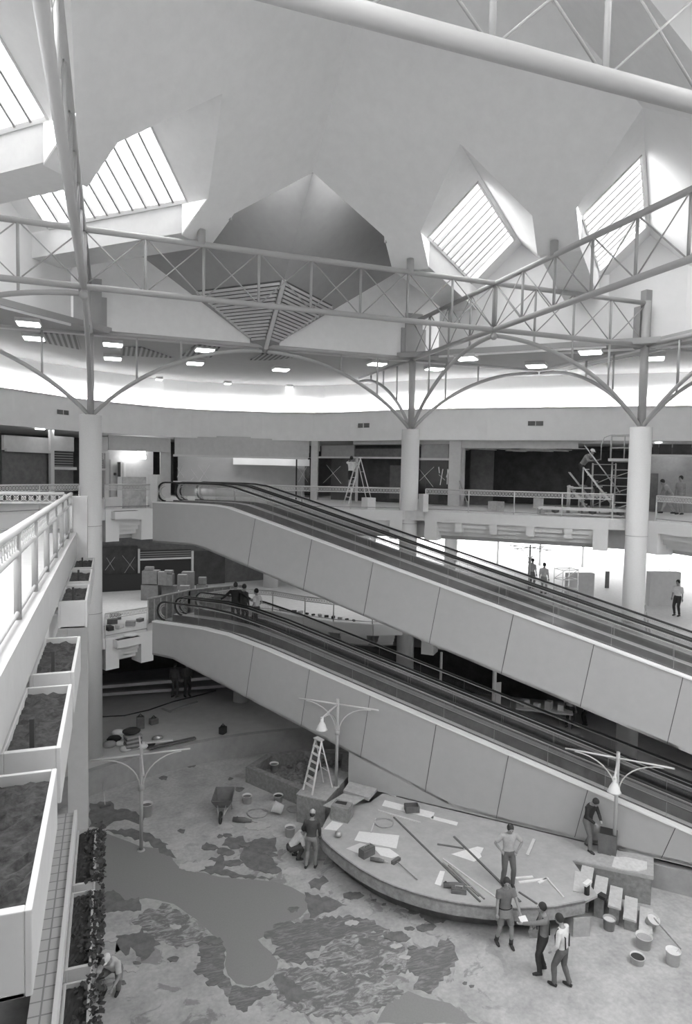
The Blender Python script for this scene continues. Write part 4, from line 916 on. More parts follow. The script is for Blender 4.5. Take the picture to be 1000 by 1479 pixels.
patch('dark pointed patch in front of the standing man', [(590, 1372), (630, 1366), (650, 1350), (655, 1368), (662, 1386), (650, 1404), (618, 1438), (600, 1430), (605, 1412), (588, 1405)], COMB, .026, jag=4)
patch('mottled pale and dark patch below the small smooth screed edge', [(205, 1318), (240, 1306), (270, 1322), (300, 1350), (285, 1364), (250, 1368), (215, 1350), (190, 1332)], COMB2, .02, jag=4)
patch('mottled combed patch along the bottom edge', [(395, 1400), (440, 1396), (500, 1406), (560, 1414), (585, 1436), (545, 1462), (480, 1470), (420, 1460), (390, 1430)], COMB2, .02, jag=4)
patch('dark combed patch at the bottom left of centre', [(395, 1410), (420, 1414), (450, 1440), (430, 1450), (405, 1436)], WET, .024, jag=4)
patch('small dark patch beside the crouching man', [(445, 1274), (466, 1266), (474, 1272), (462, 1284), (448, 1284)], WET)
for i, (x, y, s) in enumerate(((236, 1124, 7), (333, 1125, 4), (345, 1140, 8), (395, 1108, 10), (275, 1104, 9), (540, 1300, 5), (555, 1306, 4), (595, 1318, 6), (612, 1322, 6), (424, 1313, 9), (250, 1385, 9), (672, 1420, 4), (682, 1424, 4), (262, 1200, 6), (318, 1208, 5), (300, 1220, 6), (470, 1210, 4))):
    patch('small dark spot on the basin floor, '+['near the wall', 'by the small planter', 'by the wheelbarrow', 'by the low planter', 'at the back', 'under the stage edge', 'second under the stage edge', 'third under the stage edge', 'fourth under the stage edge', 'on the smooth screed', 'in the lower left', 'right of the pointed patch', 'second right of the pointed patch', 'left of centre', 'before the wheelbarrow', 'between two patches', 'by the tall box'][i],
          [(x-s, y), (x-s*.3, y-s*.4), (x+s, y-s*.2), (x+s*.6, y+s*.4), (x-s*.4, y+s*.5)], WET, .02, jag=1.2, sub=3)
for i in range(46):
    x, y = random.choice([(random.uniform(150, 330), random.uniform(1320, 1420)), (random.uniform(470, 650), random.uniform(1290, 1400)), (random.uniform(250, 450), random.uniform(1180, 1270))]); s = random.uniform(4, 13)
    a = random.uniform(-.5, .5); pale = random.random() < .45
    P_ = [(x+s*1.6*math.cos(q)*math.cos(a)-s*.4*math.sin(q)*math.sin(a), y+s*.55*math.sin(q)+s*.5*math.cos(q)*math.sin(a)) for q in [2*PI*j/7 for j in range(7)]]
    patch('flake of %s mortar scattered on the basin floor' % ('pale' if pale else 'dark'), P_, mat('pale_mortar', .46, .9, .1, 6.) if pale else WET, .02+.0003*i, 'mortar_flake', jag=1.1, sub=3, grp='pale mortar flakes' if pale else 'dark mortar flakes')
# ================================================================ THINGS ON THE DECK
def sheet(label, pts, z, m=PAPER, name='paper_sheet', th=.006, grp='pale sheets on the stage'): return tag(MB().prism(zpoly(pts, z+th), z+.001, z+th).build(name, m), label, 'sheet', grp)
sheet('large pale sheet near the left tip of the stage', [(512, 1214), (519, 1201), (577, 1207), (573, 1226)], ZD)
sheet('crumpled pale sheet overlapping the large sheet', [(538, 1223), (563, 1226), (577, 1236), (566, 1240), (550, 1236)], ZD+.008)
sheet('long pale sheet at the back of the stage with a basket', [(552, 1164), (556, 1156), (628, 1174), (626, 1183)], ZD)
sheet('narrow pale sheet right of the long one', [(622, 1183), (625, 1179), (662, 1188), (660, 1193)], ZD)
sheet('pointed pale sheet in the middle of the stage', [(652, 1234), (690, 1223), (696, 1238), (685, 1245)], ZD)
sheet('small pale scrap touching the pointed sheet', [(684, 1226), (690, 1223), (699, 1225), (695, 1233)], ZD+.008)
sheet('narrow pale board near the stage front edge', [(628, 1277), (636, 1258), (643, 1259), (637, 1280)], ZD)
sheet('pale plastic sheet draped on the deck block', [(884, 1252), (888, 1238), (905, 1238), (935, 1245), (935, 1255), (922, 1258), (900, 1256)], ZD+.012, mat('plastic_sheet', .62, .35, .15, 9.), 'plastic_sheet', .03, None)
sheet('small pale sheet at the left tip of the stage', [(468, 1198), (480, 1186), (496, 1190), (486, 1200)], ZD)
sheet('pale sheet by the back right of the plywood sheets', [(560, 1147), (563, 1145), (575, 1148), (572, 1151)], ZD)
sheet('grey paper corner near the toolbox', [(500, 1226), (520, 1218), (540, 1222), (520, 1234)], ZD, LGREY)
for i, (a, b, w, m, lab) in enumerate((((569, 1180), (694, 1302), .05, DGREY, 'long dark bar running diagonally down the stage, longest'), ((656, 1208), (752, 1302), .06, DGREY, 'long dark bar right of the longest one'), ((632, 1219), (670, 1225), .05, DGREY, 'short dark bar in the middle of the stage'),
        ((640, 1246), (692, 1294), .04, WOODD, 'thin brown strip in the right bundle, left one'), ((648, 1249), (700, 1298), .04, WOODD, 'thin brown strip in the right bundle, middle one'), ((640, 1240), (718, 1297), .04, LGREY, 'thin pale strip in the right bundle'), ((546, 1170), (608, 1188), .05, LGREY, 'thin pale strip under the basket sheet'), ((536, 1202), (543, 1182), .03, LGREY, 'short pale strip left of the wire coil'),
        ((762, 1235), (772, 1212), .09, LGREY, 'pale lath right of the man with hands on hips'), ((745, 1268), (770, 1266), .07, PAPER, 'pale roll behind the man in shorts, upper'), ((750, 1274), (790, 1269), .07, PAPER, 'pale roll behind the man in shorts, longest'), ((778, 1275), (792, 1268), .07, PAPER, 'pale roll behind the man in shorts, rightmost'), ((792, 1270), (815, 1296), .04, LGREY, 'thin pale strip by the stage front right'), ((750, 1288), (776, 1305), .04, DGREY, 'thin dark strip by the stage front right'))):
    board(lab, a, b, ZD, w, .03, m, 'timber_strip', 'strips and bars on the stage')
def toolbox(label, x, y, z, L_=.45, W_=.24, H_=.22, rz=.4, m=DGREY):
    p = onz(x, y, z); t = thing('toolbox', label, 'toolbox', tuple(p)); MB().box((p.x, p.y, z+H_/2), (L_, W_, H_), rz=rz).build('body', m, t, bevel=.01); MB().box((p.x, p.y, z+H_+.015), (L_*.98, W_*.9, .03), rz=rz).build('lid', m, t)
    q = Matrix.Rotation(rz, 3, 'Z')@V(L_*.25, 0, 0); MB().tube([(p.x-q.x, p.y-q.y, z+H_+.02), (p.x-q.x, p.y-q.y, z+H_+.09), (p.x+q.x, p.y+q.y, z+H_+.09), (p.x+q.x, p.y+q.y, z+H_+.02)], .012, 6).build('handle', METAL, t); return t
toolbox('dark closed toolbox near the left front of the stage', 530, 1236, ZD)
toolbox('small dark toolbox right of the man at the deck block', 663, 1290, ZD, .4, .16, .1, -.5)
# basket
p = onz(595, 1172, ZD); t = thing('wire_basket', 'dark open crate basket on the long pale sheet', 'basket', tuple(p)); R1 = Matrix.Rotation(-.2, 3, 'Z')
for nm, c, s in (('floor_panel', (0, 0, .02), (.44, .3, .02)), ('side', (0, -.15, .11), (.44, .015, .2)), ('side', (0, .15, .11), (.44, .015, .2)), ('side', (-.22, 0, .11), (.015, .3, .2)), ('side', (.22, 0, .11), (.015, .3, .2))): MB().box(p+R1@V(*c), s, rz=-.2).build(nm, DGREY, t)
# power tools, broom, coils
def tool(label, x, y, z, rz, s=1., nm='power_tool'):
    p = onz(x, y, z); R1 = Matrix.Rotation(rz, 3, 'Z'); t = thing(nm, label, 'power tool', tuple(p)); MB().tube([p+R1@V(-.2*s, 0, .07), p+R1@V(.05*s, 0, .08), p+R1@V(.2*s, 0, .07)], [.05*s, .06*s, .03*s], 10).build('motor_body', DGREY, t)
    MB().tube([p+R1@V(.2*s, 0, .07), p+R1@V(.33*s, 0, .05)], .012, 6).build('bit', METAL, t); MB().tube([p+R1@V(-.12*s, 0, .07), p+R1@V(-.15*s, .12*s, .04)], [.03*s, .025*s], 8).build('grip', DARK, t); return t
tool('dark power tool beside the closed toolbox', 545, 1246, ZD, -.6); tool('dark saw tool lying near the stage front', 656, 1283, ZD, -.4, 1.4)
p = onz(572, 1246, ZD); q = onz(603, 1271, ZD+.03); t = thing('floor_broom', 'short broom lying on the stage with its head to the left', 'broom', tuple(p)); MB().box(p+V(0, 0, .05), (.32, .1, .09), rz=.5).build('brush_head', DGREY, t); MB().tube([p+V(0, 0, .06), q], .014, 7).build('handle', WOODD, t)
def coil(label, x, y, z, r, n=3, m=DGREY, nm='cable_coil', th=.012):
    p = onz(x, y, z); pts = [p+V(r*(1+.1*math.sin(3*a+i))*math.cos(a), r*(1+.1*math.cos(2*a+i))*math.sin(a), .015+.01*i) for i in range(n) for a in [2*PI*j/14+i for j in range(15)]]
    return tag(MB().tube(pts, th, 6).build(nm, m), label, 'cable')
coil('loose wire coil on the stage beside the short strip', 555, 1190, ZD, .3, 2, MGREY)
p = onz(489, 1210, ZD); tag(MB().ball(p+V(0, 0, .11), .11, 12, (1, 1, .8)).build('metal_bowl', METAL), 'small shiny bowl near the left tip of the stage', 'bowl')
p = onz(649, 1282, ZD)
# soft drink can group by the deck corner
def bucket(label, x, y, z, r=.16, h=.3, m=WHITE, tilt=0, fill=DGREY, nm='bucket', rz=0):
    p = onz(x, y, z); t = thing(nm, label, 'bucket', tuple(p), None); M_ = Matrix.Rotation(rz, 3, 'Z')@Matrix.Rotation(tilt, 3, 'X'); lift = V(0, 0, r*abs(math.sin(tilt)))
    b = MB(); b.lathe((0, 0, 0), [(0, 0), (r*.82, 0), (r, h), (r*1.05, h), (r*1.05, h-.02), (r*.95, h-.02), (r*.78, .02), (0, .02)], 20); b.v = [p+lift+M_@q for q in b.v]; b.build('body', m, t)
    b = MB(); b.lathe((0, 0, 0), [(0, h*.8), (r*.93, h*.8)], 20); b.v = [p+lift+M_@q for q in b.v]; b.build('contents', fill, t)
    b = MB(); b.tube([(r*math.cos(a), 0, h+.0-.5*r*math.sin(a)) for a in [PI*i/8 for i in range(9)]], .006, 5); b.v = [p+lift+M_@q for q in b.v]; b.build('bail_handle', METAL, t); return t
bucket('pale bucket behind the left lamp post', 212, 1178, 0, .2, .42, LGREY); bucket('round drum behind the wheelbarrow', 357, 1160, 0, .17, .28, LGREY)
bucket('dark-mouthed bucket behind the wheelbarrow to the right', 402, 1158, 0, .17, .24, LGREY, fill=DARK); bucket('pale bucket just left of the crouching man', 419, 1208, 0, .17, .32, LGREY)
bucket('white bucket standing in the rubble of the low planter', 396, 1113, zr-.25, .17, .28, WHITE)
bucket('pale bucket standing beside the wooden steps', 880, 1342, 0, .16, .3, MGREY, 0, LGREY); bucket('black open bucket in front of the steps', 921, 1391, 0, .17, .18, LGREY, 0, DARK)
bucket('pale tipped bucket right of the steps', 938, 1340, 0, .16, .3, LGREY, .5, LGREY); bucket('grey barrel in front of the steps', 930, 1368, 0, .2, .3, LGREY, 0, MGREY)
bucket('tipped bucket with dark mouth near the tall box', 408, 1177, 0, .19, .34, PAPER, 1.2, DARK, rz=-1.9)
bucket('white bucket at the right edge of the basin', 972, 1392, 0, .17, .34, PAPER, 0, LGREY)
tag(MB().tube([onz(944, 1342, 0)+V(0, 0, .3), onz(984, 1374, 0)+V(0, 0, .05)], .018, 7).build('broom_handle', WOODD), 'long thin handle leaning right of the tipped bucket', 'handle')
for (x, y, nm, lab, z) in ((848, 1292, 'paint_can', 'dark spray can on the deck corner by the steps', ZD), ):
    p = onz(x, y, z); t = thing(nm, lab, 'can', tuple(p)); MB().tube([p, p+V(0, 0, .28)], .07, 14).build('body', DARK, t); MB().box(p+V(0, 0, .31), (.3, .12, .06), rz=.4).build('cap', PAPER, t)
board('dark offcut lying on the top step', (866, 1290), (877, 1296), ZD-.15, .18, .08, DARK, 'offcut')
# wheelbarrow
p = onz(322, 1178, 0); t = thing('wheelbarrow', 'wheelbarrow seen from its front standing in the middle of the basin', 'wheelbarrow', tuple(p)); RW_ = Matrix.Rotation(-.3, 3, 'Z')
def wq(*a): return p+RW_@V(*a)
b = MB(); to = [(-.36, -.35, .66), (.36, -.35, .66), (.33, .55, .74), (-.33, .55, .74)]; bo = [(-.2, -.22, .38), (.2, -.22, .38), (.24, .32, .36), (-.24, .32, .36)]
b.add([wq(*q) for q in to+bo]+[wq(q[0]*.93, q[1]*.93+.01, q[2]) for q in to]+[wq(q[0]*.93, q[1]*.93+.01, q[2]+.02) for q in bo], [(0, 1, 5, 4), (1, 2, 6, 5), (2, 3, 7, 6), (3, 0, 4, 7), (4, 5, 6, 7), (8, 12, 13, 9), (9, 13, 14, 10), (10, 14, 15, 11), (11, 15, 12, 8), (12, 15, 14, 13), (0, 8, 9, 1), (1, 9, 10, 2), (2, 10, 11, 3), (3, 11, 8, 0)]); b.build('tray', DGREY, t)
for s in (-1, 1):
    MB().tube([wq(s*.05, -.55, .2), wq(s*.2, -.1, .36), wq(s*.3, .6, .45), wq(s*.3, 1.0, .58)], .022, 8).build('handle', METAL, t); MB().tube([wq(s*.24, .3, .4), wq(s*.26, .42, .0)], .02, 8).build('leg', METAL, t); MB().tube([wq(s*.08, -.55, .2), wq(s*.14, -.3, .5)], .018, 6).build('front_brace', METAL, t)
b = MB(); b.tube([wq(.14*0+0, -.55+.16*math.cos(a), .2+.16*math.sin(a)) for a in [2*PI*i/16 for i in range(17)]], .045, 8); b.build('wheel', DARK, t)
tool('dark drill lying right of the wheelbarrow', 350, 1188, 0, -.5, 1.6, 'power_drill'); coil('cable trailing from the drill on the basin floor', 372, 1176, 0, .35, 2, MGREY)
coil('small tangled hose left of the tall box', 425, 1170, 0, .25, 2, MGREY, 'hose')
p = onz(152, 1166, 0); t = thing('floor_scraper', 'scraper lying near the basin wall at left', 'scraper', tuple(p)); MB().box(p+V(0, 0, .04), (.35, .1, .06), rz=.3).build('blade', DGREY, t); MB().tube([p+V(0, 0, .05), p+V(-.1, .9, .5)], .012, 6).build('handle', METAL, t)
# leaning board under the stage tip
p, q = onz(478, 1250, 0), onz(468, 1205, ZD-.1)
tag(MB().bar(onz(474, 1248, 0)+V(0, 0, .02), onz(484, 1222, ZD-.05), .3, .03).build('leaning_board', WOOD), 'board leaning against the left tip of the stage', 'board')
# dark bin and hose by the lamp at right
p = onz(877, 1224, ZD); t = thing('waste_bin', 'dark square bin beside the right lamp post', 'bin', (p.x, p.y+.1, ZD)); MB().box((p.x-.16, p.y-.2, ZD+.3), (.5, .42, .62), rz=-.785).build('body', DGREY, t); MB().box((p.x-.16, p.y-.2, ZD+.61), (.44, .40, .03), rz=-.785).build('lid', DARK, t)
pts = [onz(826, 1200, ZD+.02), onz(822, 1192, ZD+.02)+V(0, 0, .3), onz(830, 1188, ZD)+V(0, 0, .5), onz(842, 1196, ZD)+V(0, 0, .2), onz(850, 1203, ZD)+V(0, 0, .03), onz(868, 1210, ZD)+V(0, 0, .03), onz(880, 1204, ZD)+V(0, 0, .05)]
tag(MB().tube(pts, .025, 8).build('air_hose', DARK), 'dark looped hose behind the man by the deck block', 'hose')
board('pale board behind the man by the deck block', (824, 1203), (842, 1208), ZD, .2, .05, PAPER, 'pale_board')
# ================================================================ LADDERS
def ladder(label, p, rz, h=1.9, name='step_ladder', m=ALU, steps=6, spread=.9, w=.5):
    t = thing(name, label, 'ladder', tuple(p)); R1 = Matrix.Rotation(rz, 3, 'Z'); q = lambda *a: Vector(p)+R1@V(*a)
    for s in (-1, 1):
        MB().bar(q(s*w/2, -spread/2, 0), q(s*w*.32, 0, h), .06, .03).build('rail', m, t); MB().bar(q(s*w/2, spread/2, 0), q(s*w*.32, 0, h-.05), .04, .03).build('rear_leg', m, t)
    for i in range(steps): f = (i+1)/(steps+1); a = w/2*(1-f)+w*.32*f; MB().box(q(0, -spread/2*(1-f), h*f), (2*a, .1, .03), rz=rz).build('step', m, t)
    MB().box(q(0, 0, h+.01), (w*.72, .2, .04), rz=rz).build('top_cap', m, t)
    for f in (.35, .7): MB().tube([q(-w/2*(1-f)-w*.32*f, spread/2*(1-f), h*f), q(w/2*(1-f)+w*.32*f, spread/2*(1-f), h*f)], .012, 6).build('rear_brace', m, t)
    return t
ladder('open aluminium step ladder standing on the tall plywood box', (6.75, 21.45, zb), -1.2, 1.75)
LP_ = isect(518, offs(WS, -1.5))[0]; ladder('tall white trestle ladder with a man at the dark shop glass', (LP_.x, LP_.y, Z3), -1.6, 2.35, w=.8, spread=1.3, m=WHITE)
pq = onz(968, 880, Z2); ladder('step ladder on the second level right of the right column', (21.2, 22.3, Z2), .6, 2.2, m=METAL)
# small scaffold tower, second level behind right column
def tower(label, x, y, z, h, w=1.1, d=.8, n=4, rz=0., name='scaffold_tower', deckz=None):
    t = thing(name, label, 'scaffold', (x, y, z)); R1 = Matrix.Rotation(rz, 3, 'Z'); q = lambda a, b, c: V(x, y, z)+R1@V(a, b, c)
    for i in (-1, 1):
        for j in (-1, 1): MB().tube([q(i*w/2, j*d/2, 0), q(i*w/2, j*d/2, h)], .024, 8).build('upright', METAL, t)
    for k in range(n):
        zz = h*(k+1)/n-.05
        for i in (-1, 1): MB().tube([q(i*w/2, -d/2, zz), q(i*w/2, d/2, zz)], .018, 6).build('rung', METAL, t)
        for j in (-1, 1):
            MB().tube([q(-w/2, j*d/2, zz), q(w/2, j*d/2, zz)], .018, 6).build('rung', METAL, t)
            if k % 2: MB().tube([q(-w/2, j*d/2, zz-h/n), q(w/2, j*d/2, zz)], .014, 6).build('diagonal_brace', METAL, t)
    return t, q
tower('narrow scaffold frame left of the right column, second level', 18.9, 24.2, Z2, 2.6, .8, .6, 6)
# the big access scaffold with stair on the third level
cx_, cy_ = 20.2, 24.0
def rw(px, w, z=0): r_ = ray(px, 700); t_ = w/(r_.x+r_.y); return V(r_.x*t_, r_.y*t_, z)
sc_ = rw(900, 41.0)
t, q = tower('tall rolling access scaffold with caged platform beside the right column', sc_.x, sc_.y, Z3, 2.3, .85, .7, 7, -.75)
MB().box(q(0, 0, 2.32), (1.15, .95, .1), rz=-.75).build('platform', LGREY, t)
for i, j in ((-1, -1), (1, -1), (-1, 1), (1, 1), (0, -1), (0, 1)): MB().tube([q(i*.5, j*.4, 2.35), q(i*.5, j*.4, 3.3)], .018, 6).build('guard_post', METAL, t)
for zz in (2.8, 3.3): MB().tube([q(-.5, -.4, zz), q(.5, -.4, zz), q(.5, .4, zz), q(-.5, .4, zz), q(-.5, -.4, zz)], .018, 6).build('guard_rail', METAL, t)
MB().tube([q(-.5, -.4, 3.3), q(-.75, -.4, 3.2), q(-.85, -.4, 2.9), q(-.85, -.4, 2.3)], .018, 6).build('hoop', METAL, t)
s3_ = rw(872, 42.3)
tower('plain scaffold frame behind the rolling stair on the third level', s3_.x, s3_.y, Z3, 2.2, .9, .5, 5, -.75)
# inclined stair ladder
for sx_, sl_, hh_, nm_ in ((868, 41.2, 1., 'wheeled warehouse stair sloping up towards the working man'), (838, 41.9, .62, 'smaller second stair frame left of the working man')):
  so = rw(sx_, sl_, Z3); t = thing('rolling_stair', nm_, 'stair', tuple(so))
  q = lambda a, b, c: so+Matrix.Rotation(-.75, 3, 'Z')@V(a*(.75 if hh_ > .9 else .5), b, c*hh_)
  for s in (-.3, .3):
      MB().bar(q(1.0, s, .15), q(-.9, s, 2.0), .12, .05).build('stringer', LGREY, t); MB().tube([q(1.0, s, 1.0), q(-.9, s, 2.9)], .02, 6).build('handrail', METAL, t)
      MB().tube([q(-.9, s, 0), q(-.9, s, 2.0)], .03, 8).build('support', METAL, t); MB().tube([q(-.9, s, .1), q(1.0, s, .15)], .025, 8).build('base_rail', METAL, t)
      for k in (-.9, .0, 1.0): MB().tube([q(k, s-.0, .1), q(k, s, 1.1+(.0-k)*.9)], .018, 6).build('guard_post', METAL, t)
  for i in range(8): MB().box(q(.9-i*.24, 0, .28+i*.235), (.22, .6, .03), rz=-.75).build('step', LGREY, t)
# machine bed under the scaffold
t = thing('machine_trolley', 'long low trolley carrying machine parts behind the third-level railing', 'trolley', tuple(onz(850, 742, Z3)))
p = rw(848, 40.4, Z3)
MB().bar(p+V(-1.4, 1.2, .3), p+V(1.3, -1.1, .3), .35, .12).build('bed', LGREY, t); MB().bar(p+V(-1.4, 1.2, .08), p+V(1.3, -1.1, .08), .2, .08).build('lower_rail', METAL, t)
for k in (-.9, .2, 1.0): MB().ball(p+V(k, -k*.85, .22), .16, 10).build('roller', DGREY, t)
for k in (-1.3, 1.2): MB().box(p+V(k, -k*.85, .15), (.3, .3, .26)).build('foot_block', MGREY, t)
for i, (x, y, w, h, m, lab) in enumerate(((722, 740, .5, .45, WOOD, 'low box'), (783, 735, .35, .5, PAPER, 'pale box'), (536, 736, .45, .5, PAPER, 'pale carton by the ladder'), (616, 740, .3, .75, LGREY, 'upright grey box against the middle column'))):
    pp = onz(x, y, Z3); tag(MB().box((pp.x, pp.y+.3, Z3+h/2), (w, w, h), rz=.3).build('storage_box', m), lab+' on the third-level gallery floor'+(' left of the scaffold' if i == 1 else ''), 'box')
tag(MB().bar(V(16.9, 29.4, Z3), V(16.5, 29.7, Z3+1.3), .25, .03).build('leaning_board', WOOD), 'board leaning in the unlit shop entrance', 'board')
# plywood guard and plinth at the upper landing
p1, p2 = onpl(177, 735, 0, 1, 27.65), onpl(222, 735, 0, 1, 27.95)
mb = MB(); mb.extr([(.45, 27.55, Z3), (1.35, 28.05, Z3), (1.35, 28.05, Z3+1.25), (.45, 27.55, Z3+1.25)], (-.02, .03, 0)); tag(mb.build('plywood_guard', mat('stained_ply', .42, .8, .3, 3.)), 'stained plywood guard board behind the upper landing railing', 'board')
mb = MB(); mb.prism([(1.42, 28.1), (1.78, 27.95), (1.95, 28.3), (1.6, 28.5)], Z3-.1, Z3+1.35); tag(mb.build('landing_plinth', LGREY), 'upright grey plinth at the head of the upper ramps', 'plinth')
# cartons on the second level
grid = [(224, 866, .55, .62), (245, 864, .5, .6), (268, 858, .45, .6), (286, 856, .5, .5), (303, 858, .45, .55)]
k = 0
base = [(205, 234, 835, 866), (236, 258, 845, 868), (258, 276, 848, 862)]
def carton(label, xa, xb, yt, yb, y_floor, rz=0., m=CARD, tape_=True):
    p = onz((xa+xb)/2, y_floor, Z2); c = isz = None
    z0 = height((xa+xb)/2, yb, p); z1 = height((xa+xb)/2, yt, p); d = (sy*p.x+cy*p.y); w = (xb-xa)/F*d
    t = thing('cardboard_carton', label, 'carton', (p.x, p.y, z0), 'cartons stacked on the second level'); M1 = Matrix.Rotation(-YAW+rz, 3, 'Z')
    MB().box((p.x, p.y, (z0+z1)/2), (w*.95, w*.8, z1-z0-.01), M=M1).build('box', m, t); MB().box(V(p.x, p.y, z1), (w*.95, .06, .012), M=M1).build('tape_strip', LGREY, t)
for i, a in enumerate(((206, 232, 844, 866, 866), (207, 230, 824, 843, 866), (210, 222, 819, 823.5, 866), (235, 256, 846, 866, 866), (229, 243, 826, 845, 868), (236, 251, 829, 845.5, 868), (238, 250, 824, 828.5, 868), (257, 270, 830, 852, 868), (263, 280, 826, 852, 862), (284, 300, 845, 860, 860), (287, 298, 834, 844.5, 860), (260, 274, 846, 866, 870))):
    carton('brown carton stacked by the second-level shop, '+['bottom left', 'on the bottom left one', 'small pale one topmost left', 'bottom second column', 'upper narrow one beside the second column', 'upper second column', 'flap-top topmost second column', 'narrow upright third column', 'messy fourth one', 'bottom right', 'small one on the bottom right', 'hidden low one at the middle'][i], *a)
t = thing('slatted_fence', 'slatted plywood hoarding standing around the lower landing', 'hoarding', (2.9, 30.2, Z2))
fp = [onz(192, 904, Z2), onz(247, 889, Z2), onz(330, 862, Z2)]
fp = [V(1.5, 29.3, Z2), V(3.4, 31.0, Z2), V(6.2, 32.0, Z2)]
for a, b in zip(fp[:-1], fp[1:]):
    MB().extr([a, b, b+V(0, 0, 1.05), a+V(0, 0, 1.05)], (-.02, .03, 0)).build('board', WOODD, t)
    n = 7
    for i in range(n+1): q_ = a.lerp(b, i/n); MB().bar(q_+V(.0, -.05, 0), q_+V(.0, -.05, 1.0), .06, .05).build('stud', WOOD, t)
    MB().bar(a+V(0, -.02, 1.07), b+V(0, -.02, 1.07), .09, .05).build('cap_rail', WOOD, t)
for i, (x, y, s) in enumerate(((155, 905, .3), (165, 912, .22), (150, 915, .25), (182, 908, .28), (196, 902, .2), (160, 898, .35))):
    pp = onz(x, y, Z2); tag(MB().box((pp.x+.2, pp.y+.5, Z2+s/3), (s*1.4, s, s*.66), rz=i).build('building_rubbish', [DGREY, LGREY, DARK, MGREY, WOODD, CARD][i]), 'piece of rubbish on the second-level landing, '+['left bag', 'small pale block', 'dark lump', 'grey block', 'brown offcut', 'carton scrap'][i], 'rubbish')
# pale cloth on edge planter second level
pp = V(.75, 27.3, Z2+.0); tag(MB().ball(pp+V(0, -.05, .05), .22, 10, (1.3, .7, .35)).build('crumpled_cloth', PAPER), 'crumpled white cloth on the second-level edge planter', 'cloth')
# debris strip on second-level edge band
for i in range(12):
    a_, b_ = V(7.4, 30.2, 0), V(10.2, 27.0, 0); p = a_.lerp(b_, (i+.5)/12)+V(.1, .35, 0); s = random.uniform(.12, .3)
    tag(MB().box((p.x, p.y, Z2+s*.25), (s, s*.6, s*.5), rz=i*1.3).build('rubble_piece', DARK if i % 3 else MGREY), 'dark piece of rubble along the second-level edge behind the lower ramp', 'rubble', 'rubble on the second-level edge')
# ================================================================ GROUND CONCOURSE LEFT: tools and planks
for i, (x, y, w, h, m, lab) in enumerate(((203, 1052, .32, .5, DGREY, 'dark tool bag standing upright on the left concourse'), (222, 1046, .35, .25, DGREY, 'open toolbox behind the tool bag'), (322, 1060, .3, .3, DARK, 'dark box on the rim of the basin wall'))):
    pp = onz(x, y, ZC); t = thing('tool_bag', lab, 'bag', tuple(pp)); MB().box((pp.x, pp.y, ZC+h/2), (w, w*.8, h), rz=.4*i).build('body', m, t, bevel=.03); MB().tube([(pp.x-.1, pp.y, ZC+h), (pp.x, pp.y, ZC+h+.12), (pp.x+.1, pp.y, ZC+h)], .02, 6).build('handle', DARK, t)
for i in range(7):
    pp = onz(192, 1082, ZC); tag(MB().box((pp.x, pp.y, ZC+.05+.08*i), (.62-.03*(i % 2), .45, .07), rz=.15+.03*i).build('stacked_slab', DGREY if i % 2 else MGREY), 'dark slab in the stack on the left concourse, '+['lowest', 'second', 'third', 'fourth', 'fifth', 'sixth', 'topmost'][i], 'slab', 'slab stack on the left concourse')
pp = onz(190, 1082, ZC); tag(MB().ball((pp.x, pp.y, ZC+.72), .3, 10, (1.2, .8, .45)).build('black_sack', DARK), 'black sack on top of the slab stack', 'sack')
for i, (x, y, m, s) in enumerate(((165, 1080, DARK, .25), (175, 1086, PAPER, .2), (158, 1088, MGREY, .25), (170, 1070, PAPER, .22), (205, 1090, PAPER, .25), (215, 1088, DARK, .22), (228, 1078, METAL, .2), (182, 1094, LGREY, .22))):
    pp = onz(x, y-9, ZC); tag(MB().ball((pp.x, pp.y, ZC+s*.4), s, 8, (1.2, .8, .6)).build('rag_heap', m), 'crumpled bundle in the left concourse heap, '+['black one', 'pale one', 'grey one', 'farther pale one', 'pale one at right', 'black one at right', 'shiny one', 'light one nearest the wall'][i], 'rubbish')
board('dark long plank on the left concourse heap', (215, 1080), (282, 1065), ZC+.1, .16, .06, DGREY, 'plank'); board('pale long plank on the left concourse heap', (210, 1072), (250, 1068), ZC+.2, .14, .06, LGREY, 'plank'); board('pale plank frame behind the column, lower edge', (245, 1027), (285, 1013), ZC, .1, .05, MGREY, 'plank'); board('pale plank frame behind the column, upper edge', (234, 1023), (247, 1028), ZC, .1, .05, MGREY, 'plank')
pts = [onz(x, y, ZC+.02) for x, y in ((144, 1036), (180, 1034), (215, 1026), (250, 1014), (290, 1004), (312, 998))]
tag(MB().tube(pts, .03, 8).build('supply_cable', DARK), 'black cable snaking over the left concourse', 'cable')
